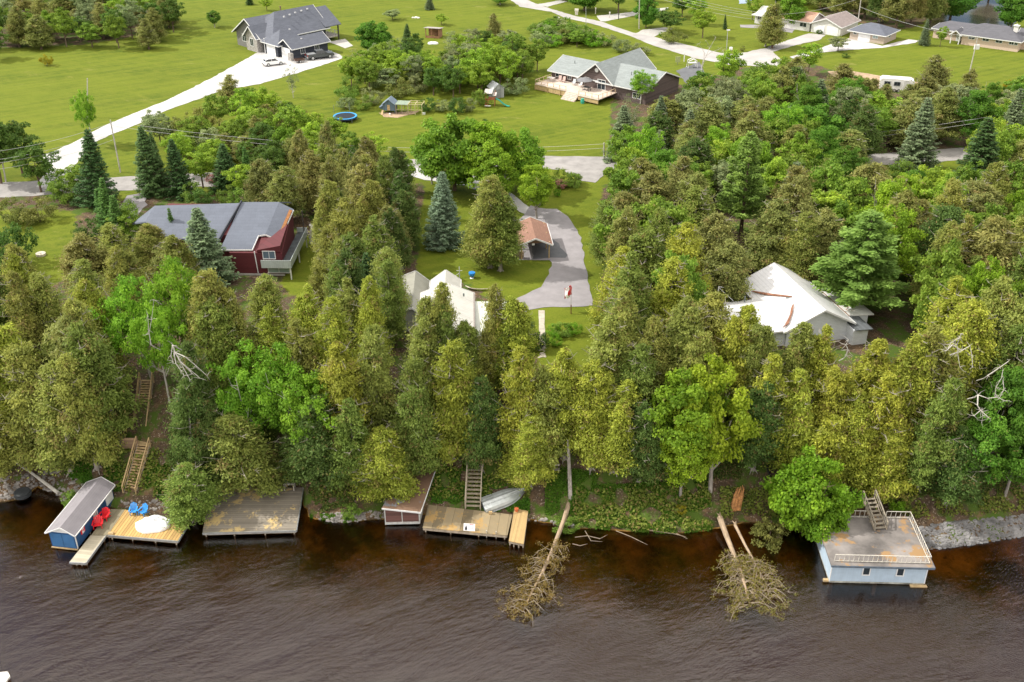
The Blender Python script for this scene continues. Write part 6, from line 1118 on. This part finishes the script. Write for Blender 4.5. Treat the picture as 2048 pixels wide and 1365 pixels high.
# ================================================================ TREES placed one by one (top pixel, height, width)
for a in [
 # far field and top edge
 ('md',425,22,3.9,3.4),('md',343,8,2.6,2.2),('dl',531,-4,3.2,3.2),('sp',497,-14,3.0,3.0),('dg',784,20,2.4,3.6),('sl',858,-10,3.6,3.4),('dl',882,28,2.6,3.2),('md',1000,-14,3.0,6.),('ro',745,42,7.2,6.6),('sp',811,46,7.0,3.6),
 ('sy',89,107,2.6,2.8),('th',580,128,6.5,2.2),('sp',1297,-60,8,5),('ro',1295,-5,7,5.5),('dd',1240,-40,8,8),('dd',1130,-46,6,9),('ro',1170,-44,8,9),('dl',1395,-10,7,5),('dd',1342,20,5.2,6.4),('dl',1410,18,6.5,5.5),('dd',1368,-16,6,6),('so',1348,55,3.4,4.6),
 ('sp',1453,28,3.6,1.4),('so',1486,92,1.2,1.4),('sb',1322,64,1,1),('fc',1555,8,9.6,5.8),('yc',1540,14,8.6,4.4),('dl',1510,-10,6,4.2),('rl',1585,-12,7.6,6.5),('dg',1680,74,3.1,4.0),('sd',1692,107,1.,1.4),('sd',1640,60,.9,1.6),
 ('sl',1858,36,6,3.),('dl',1888,52,4.6,2.6),('ro',1915,-38,9,9.5),('ro',2040,-20,9,7),('ro',1990,-60,8,8),('bc',1810,-49,12,6.),('bc',1842,-65,13,5.5),('fc',1655,-59,9.6,5.5),('fc',1705,-59,11,6),('bc',1745,-65,12,5.6),('dc',1775,-59,12,5.6),('fc',1620,-64,9,5.),('fc',1880,-59,12,6),
 # hedge and shrubs along the top road
 ('sg',1180,58,2.6,4.2),('sg',1210,66,2.8,4.6),('sg',1245,80,2.6,4.6),('sg',1280,88,2.2,4.4),('so',1125,60,3,4.6),('wf',1112,34,1.8,3.2),('sg',1150,50,2.2,3.4),
 # around trampoline, coop, playset
 ('sg',690,196,2.2,3.4),('sh',700,150,3.6,4.6),('sh',690,170,3.,4.2),('sg',745,176,3,4.2),('sh',728,192,2.6,3.2),('sd',855,196,2.6,3.0),('sg',885,200,2.2,3.8),('sd',915,196,2.8,3.4),('sg',935,198,2.4,3.),('sh',960,180,3,3.),('so',800,158,3.6,4.5),('sg',835,150,3.4,4.2),('dd',905,130,6.8,4.6),('dd',865,135,5.4,4.6),
 ('th',945,60,10,4.5),('bc',990,28,7.4,4.2),('df',1030,70,7.4,5.4),('df',1045,100,7,5.),('dl',1000,95,7.4,5.2),('df',1075,78,6.6,5),('dl',965,88,7,5),('dg',905,100,6.,4.6),('df',925,96,6.6,4.6),
 # left: trees by the road and drive
 ('bi',165,175,9.6,4.2),('sp',165,255,11.5,7.6),('sp',285,245,11,6.8),('sp',300,262,9.4,4.2),('sp',345,275,9.,5.4),('sp',440,285,7.6,5.6),('ss',490,290,7.2,2.4),('dd',20,245,8.6,7.5),('dd',60,290,7.4,6.5),('dd',-30,240,10,8),
 ('ss',197,350,8.4,2.8),('ss',220,385,7.4,3.0),('ss',198,372,6.4,2.6),('sh',115,340,4.,4.2),('so',20,400,3.6,5),('so',70,398,3.4,4.6),('pk',432,346,1.6,3.2),('sd',400,380,2.6,3.6),('sh',380,366,3,3.4),('sh',450,372,3,3.4),('sh',480,378,3,3.2),('dg',310,222,6,5.4),('sg',410,258,4.4,5.4),('bc',455,152,6.4,3.8),('dl',490,178,7,4.6),('dl',525,178,6.4,5.),('df',430,190,6,4.2),('dl',575,212,7.2,5.2),('rl',560,258,7,5),('dl',620,225,6,4),('sh',345,240,3.6,4.5),('so',395,215,4,4.2),
 ('df',640,260,6,4.2),('sg',560,205,3,3.6),
 # left garden
 ('sd',25,450,5.4,4.8),('sd',-20,470,6,5.5),('oc',30,490,10.6,4.4),('ss',340,412,7.4,2.1),('sl',393,412,10.4,6.8),('bc',385,406,4.4,2.4),('oc',285,452,7.,4.2),('bc',300,448,7.,3.8),
 # cedars right of the red house
 ('bc',595,262,9.4,3.6),('bc',655,245,10.6,3.6),('fc',690,300,10,4.2),('bc',720,330,11,4.6),('oc',650,360,11,4.8),('oc',690,400,10.4,4.8),('bc',620,305,9,4),('bc',735,275,8.4,3.4),('dc',790,300,10.2,4.2),('oc',740,360,10.4,4.2),('fc',560,330,8.4,4.4),('dc',800,345,9.6,3.8),('gc',750,430,9.6,4.6),('dc',790,420,9.,3.8),('gc',700,470,9.,4.4),('wf',628,450,3.,2.0),('oc',650,455,8.4,3.6),('sp',735,500,7.6,3.8),('dc',770,505,6,2.8),('sh',575,340,4,4),('bc',520,318,7.4,4.2),('oc',640,500,8.,3.4),
 # centre
 ('rl',905,232,11.5,9.0),('mp',985,250,11.,8.5),('bi',860,262,8.4,5.6),('rl',1050,262,9.4,7.6),('mp',1075,330,8.,5.2),('mp',990,300,8.6,6),('bs',882,338,10.8,6.4),('oc',978,352,12.4,5.8),('gc',1000,385,10.6,5.6),('sh',1130,340,2.4,3.6),('sh',1150,350,2,2.6),('pk',1120,356,1.6,2.2),('sb',1115,378,1.2,1.4),('dl',800,310,6,4.),('sd',975,240,3.,3.),
 ('sh',1125,646,1.5,2.4),('sb',1150,648,1.4,2.2),('sb',1108,652,1.3,2.),('sb',1110,676,1.,1.4),('sd',1075,660,2.6,2.6),('dc',1052,642,3.6,2.4),
 ('oc',868,566,13.4,4.0),('oc',832,640,12.,4.2),('gc',885,622,12,4.2),('oc',990,578,12.4,4.2),('gc',1020,640,9.,3.4),('oc',960,690,7.,2.6),('yc',1022,598,11.5,5.2),('oc',845,600,12.,4.4),('gc',925,650,10,3.8),('oc',345,474,8,4.8),('yc',1505,610,12.4,5),('dl',665,236,5,4),('df',700,262,5.6,4.4),('dl',745,268,5,4),('sh',118,362,3.4,4.4),('df',150,330,5,4.4),('dl',395,300,6,4.6),('df',520,330,6,5),('dl',480,330,5,4.4),('df',250,420,5,4.4),('sh',235,400,3,4),('sd',170,440,3,4),('oc',215,455,8,5),('bc',165,470,8,5),('bc',1440,428,10.6,6),('fc',1560,405,10,6),('bc',1455,480,8.6,5.4),('oc',1612,425,10,5.6),('bc',1650,420,9.6,5.4),('oc',1580,462,7.4,4.8),('so',1475,540,2.6,3.6),('dc',1700,480,8,4.4),('oc',240,500,9,5),('fc',335,480,7,4.6),('yc',730,560,12.4,4.6),
 # front row of cedars on the bank
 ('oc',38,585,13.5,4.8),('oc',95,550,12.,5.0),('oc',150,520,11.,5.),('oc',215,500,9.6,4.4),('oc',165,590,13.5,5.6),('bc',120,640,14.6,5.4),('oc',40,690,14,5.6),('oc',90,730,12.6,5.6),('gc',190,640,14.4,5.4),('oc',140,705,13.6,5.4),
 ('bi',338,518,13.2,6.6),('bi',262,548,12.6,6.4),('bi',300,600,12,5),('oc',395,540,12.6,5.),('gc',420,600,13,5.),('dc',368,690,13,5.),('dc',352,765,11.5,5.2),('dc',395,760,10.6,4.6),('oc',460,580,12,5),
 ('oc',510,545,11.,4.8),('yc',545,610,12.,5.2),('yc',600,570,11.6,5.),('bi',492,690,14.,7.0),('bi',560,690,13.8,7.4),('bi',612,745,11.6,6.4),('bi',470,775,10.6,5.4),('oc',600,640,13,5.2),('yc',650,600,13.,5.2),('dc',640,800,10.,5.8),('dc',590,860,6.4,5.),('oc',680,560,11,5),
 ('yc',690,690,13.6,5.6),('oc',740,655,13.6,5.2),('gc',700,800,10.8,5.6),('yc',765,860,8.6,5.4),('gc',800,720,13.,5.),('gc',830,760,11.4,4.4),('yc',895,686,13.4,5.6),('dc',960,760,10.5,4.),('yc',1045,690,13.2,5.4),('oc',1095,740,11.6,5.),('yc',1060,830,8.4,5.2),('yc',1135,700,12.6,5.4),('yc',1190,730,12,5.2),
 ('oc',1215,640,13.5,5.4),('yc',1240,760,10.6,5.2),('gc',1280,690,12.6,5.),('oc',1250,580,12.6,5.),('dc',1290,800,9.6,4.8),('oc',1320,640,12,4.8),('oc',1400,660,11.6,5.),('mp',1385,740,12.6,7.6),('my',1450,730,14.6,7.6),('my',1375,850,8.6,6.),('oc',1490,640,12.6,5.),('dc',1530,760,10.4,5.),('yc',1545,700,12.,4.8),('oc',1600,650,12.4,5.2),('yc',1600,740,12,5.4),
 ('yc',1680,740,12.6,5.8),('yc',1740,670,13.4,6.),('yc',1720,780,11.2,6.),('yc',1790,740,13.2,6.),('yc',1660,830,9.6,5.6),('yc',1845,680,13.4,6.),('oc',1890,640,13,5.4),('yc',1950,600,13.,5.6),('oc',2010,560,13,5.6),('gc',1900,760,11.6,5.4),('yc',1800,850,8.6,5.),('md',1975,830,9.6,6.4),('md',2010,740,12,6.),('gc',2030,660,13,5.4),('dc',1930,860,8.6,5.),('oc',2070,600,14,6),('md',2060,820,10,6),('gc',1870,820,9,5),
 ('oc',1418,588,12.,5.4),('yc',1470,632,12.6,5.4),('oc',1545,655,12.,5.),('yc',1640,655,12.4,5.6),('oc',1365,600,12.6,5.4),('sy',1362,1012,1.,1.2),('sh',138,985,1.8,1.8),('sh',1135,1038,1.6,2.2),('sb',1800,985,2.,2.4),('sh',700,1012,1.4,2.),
 # right side forest, middle
 ('pi',1748,425,13.0,12),('pi',1505,265,14.5,7.4),('rl',1512,272,9.6,7.4),('sl',1858,190,12.,8.2),('sp',1985,235,12.8,8.4),('sl',2040,175,12,6.6),('sl',1325,190,9.6,5.),('th',1260,185,9,3.8),('bi',1285,140,6.4,5.),('bi',1300,250,10,5.4),('ro',1630,215,8.2,8.6),('ro',1590,210,7,6.6),('ro',1670,230,7.,5.),('sh',1810,322,5,4.4),('md',1835,340,7.,4.8),('mp',1810,350,8,5.),
 ('dl',1460,100,8,5.2),('dl',1625,86,6.4,4.2),('dl',1560,112,6.6,5),('df',1500,150,8,5),('dl',1530,160,8,6),('bc',1690,130,8.4,6.4),('bc',1720,150,8.,6),('bc',1880,112,9.4,6.6),('bc',1768,168,6.4,4),('fc',1822,172,6.6,4.),('bc',1745,158,7,4.6),('bc',1860,150,9,5),('bc',1948,140,8.4,3.2),('md',1990,165,7,5),('md',2040,168,7,4.4),('sy',2018,160,2.,2.),('dc',1700,190,9,5),('dc',1740,210,9.4,5),
]: T(*a)
TB('gc',388,1040,6.6,5.4,var=3); TB('oc',497,982,9.6,7.4,var=2); TB('mb',1602,1075,9.4,6.2,var=0); TB('mb',1640,1092,7.0,5.6,var=1); TB('so',1535,1095,3.4,3.8)
# the forest between: random stand, kept clear of everything that must stay in view
KEEP = [(1735,300,1960,335),(1758,162,1815,184),(1420,548,1725,680),(262,405,605,560),(1030,412,1192,720),(800,535,1040,665),(655,190,1200,300),(1060,95,1340,200),(0,425,150,520),(1640,60,2100,160),(0,100,470,240),(60,240,330,330),
        (1060,300,1215,400),(250,340,300,410),(390,345,500,375),(830,300,1200,350),(1505,490,1550,520),(930,380,960,470),(1340,110,1400,125),(848,50,888,95),(600,470,640,560),(180,880,780,1100),(840,880,1420,1100),(1440,880,1600,1080),(1640,960,2100,1100),(0,880,180,1000),(935,700,985,960),(415,835,455,980),(1670,440,1840,640,600),(1800,200,1915,330,325),(1460,270,1555,420,430),(235,540,345,680,700),(450,690,630,840,850),(1310,730,1490,930),(845,350,915,500,480),(140,180,240,400,380)]
def free(base, h, w_):
    fx, fy = proj(base); tx, ty = proj(base+Vector((0,0,h))); s = CF/((base.y*CTH-(base.z-CH)*ST)); hw = w_*s*.36
    for (a, b_, c, d, *e) in KEEP:
        if e and fy < e[0]: continue
        if tx+hw > a and tx-hw < c and fy > b_ and ty+h*1.2 < d: return False
    return True
FILL = [([(-100,-80),(330,-80),(345,-10),(290,40),(180,66),(40,70),(-100,60)], 5.6, ['dd','df','fc','dl','dg','dd','bc'], (5,9), (4.5,6.5)),
 ([(690,115),(720,90),(800,60),(960,55),(1180,72),(1195,100),(1090,110),(1060,165),(900,180),(740,165)], 4.4, ['df','dl','df','dg','dd','dl','th'], (4.5,8), (4,5.6)),
 ([(1070,46),(1120,30),(1200,62),(1375,104),(1340,116),(1200,100),(1090,100)], 3.3, ['sg','sh','sg','df','sb'], (2.,3.6), (3.6,5)),
 ([(690,150),(960,120),(1060,120),(1060,190),(700,200)], 3.4, ['sh','sg','sh','so'], (2.2,3.4), (3.2,4.6)),
 ([(250,230),(460,160),(560,190),(640,225),(700,255),(800,290),(700,300),(560,300),(420,290)], 4.0, ['df','dl','fc','so','dd'], (4,7), (3.4,5)),
 ([(1210,200),(1330,150),(1480,130),(1640,110),(1760,150),(2120,150),(2120,330),(1210,320)], 5.4, ['fc','dc','df','bc','dl','dg','md','fc','df','bi','sl'], (7,10), (5.4,7.2)),
 ([(1200,310),(2120,320),(2120,420),(1200,420)], 5.3, ['bc','oc','dc','bc','fc','mp','bc','df','dl','gc'], (8.5,12), (5.4,7)),
 ([(1190,420),(2120,420),(2120,560),(1200,580)], 5.2, ['oc','bc','fc','gc','yc','yc','df','mp'], (9.5,13), (5.4,7)),
 ([(560,280),(800,300),(830,520),(600,540)], 4.4, ['oc','gc','dc','bc'], (8,11), (4,5)),
 ([(-120,480),(2150,520),(2150,700),(-120,700)], 5.2, ['oc','gc','oc','dc','yc','yc','bi'], (10,14.5), (5.4,6.6)),
 ([(-120,700),(2150,700),(2150,820),(-120,820)], 5.3, ['gc','dc','oc','yc'], (9,12.5), (5.2,6.4)),
 ([(1560,-130),(1900,-130),(1900,-66),(1640,-78),(1560,-78)], 4.8, ['dc','fc','bc','dd'], (9,12), (5,6))]
fr = random.Random(77); nfill = 0
for poly, sp_, kinds, hr, wr_ in FILL:
    x0 = min(p[0] for p in poly); x1 = max(p[0] for p in poly); y0 = min(p[1] for p in poly); y1 = max(p[1] for p in poly)
    for _ in range(2600):
        px = fr.uniform(x0, x1); py = fr.uniform(y0, y1)
        if not inpoly(px, py, poly): continue
        h = fr.uniform(*hr); w_ = fr.uniform(*wr_); b_ = PG(px, py, h)
        sx_ = proj(b_); half = 1100*w_/b_.y
        if sx_[0]+half < -25 or sx_[0]-half > 2075: continue
        if b_.y-shore(b_.x) < 1.5 or not free(b_, h, w_): continue
        if any(abs(t['base'].x-b_.x) < sp_ and abs(t['base'].y-b_.y) < sp_*1.05 and (t['base']-b_).length < sp_*(.78 if t['h'] > 3.5 else .6) for t in TREES): continue
        put(fr.choice(kinds), b_, h, w_); nfill += 1

SKIP = set([1,135,321,323,324,325,326,327,329,330,332,334,338,341,343,344,346,351,352,353,355,356,357,359,360,366,367,368,369,370,371,372,374,376,377,380,381,382,383,384,385,386,388,389,391,393,394,395,397,399,400,401,403,405,406,407,408,413,414,415,417,418,419,420,422,424,426,427,428,429,430,431,432,433,434,436,437,438,439,441,443,444,445,446,447,450,535,539,583,590,591,598,613,614,664,674,701,737,740,742,744,745,746,749,751,752,753,754,755,756,757,758,759,760,761,762,763,764,765,766,767,768,769,770,771,772,773,774,775,776,777,778,779,780,781,782,783,784,785,786,787,788,789,790,791,792,793,794,795,796,797,798,799,800,801,802,803,804,805,806,807,808,810,812,818,819,824,826,829,832,836,846,852,856,857,860,866,867,868,869,871])
for i, t in enumerate(TREES):
    if i in SKIP:
        for c in list(t['o'].children): bpy.data.objects.remove(c)
        bpy.data.objects.remove(t['o']); t['o'] = None
TREES = [t for t in TREES if t['o']]
# labels: size, look, and which one of its kind near which landmark
ORD0 = ['nearest', 'second nearest', 'third nearest', 'fourth nearest', 'fifth nearest', 'sixth nearest', 'seventh nearest', 'eighth nearest', 'ninth nearest', 'tenth nearest', 'eleventh nearest', 'twelfth nearest', 'thirteenth nearest', 'fourteenth nearest', 'fifteenth nearest', 'sixteenth nearest']
ORD = ORD0+['%s nearest' % q for q in ('seventeenth','eighteenth','nineteenth','twentieth','twenty-first','twenty-second','twenty-third','twenty-fourth','twenty-fifth','twenty-sixth')]
groups = {}
for t in TREES:
    L = min(LMW, key=lambda q: (q[1].xy-t['base'].xy).length); d = t['base']-L[1]; t['d'] = d.xy.length
    rel = ('right of' if d.x > 0 else 'left of') if abs(d.x) > abs(d.y)*.8 else ('behind' if d.y > 0 else 'in front of')
    sz = ('tall ' if t['h'] > 11.5 else 'small ' if t['h'] < (2.4 if KIND[t['kind']][0] == 'shrub' else 6.5) else '')
    t['key'] = (sz+t['words'], rel, L[0]); groups.setdefault(t['key'], []).append(t)
for (w_, rel, L), ts in groups.items():
    ts.sort(key=lambda t: t['d'])
    for i, t in enumerate(ts):
        t['o']['label'] = f'{w_} {rel} {L}' if len(ts) == 1 else f'{w_} {rel} {L}, {ORD[min(i,25)]}'
        t['o']['group'] = {'cedar':'cedars along the bank and around the cottages','shrub':'shrubs in the gardens and clearings','spruce':'spruces by the street and houses','pine':'tall feathery pines','tree':'broadleaf trees among the houses and cedars'}[KIND[t['kind']][3]]
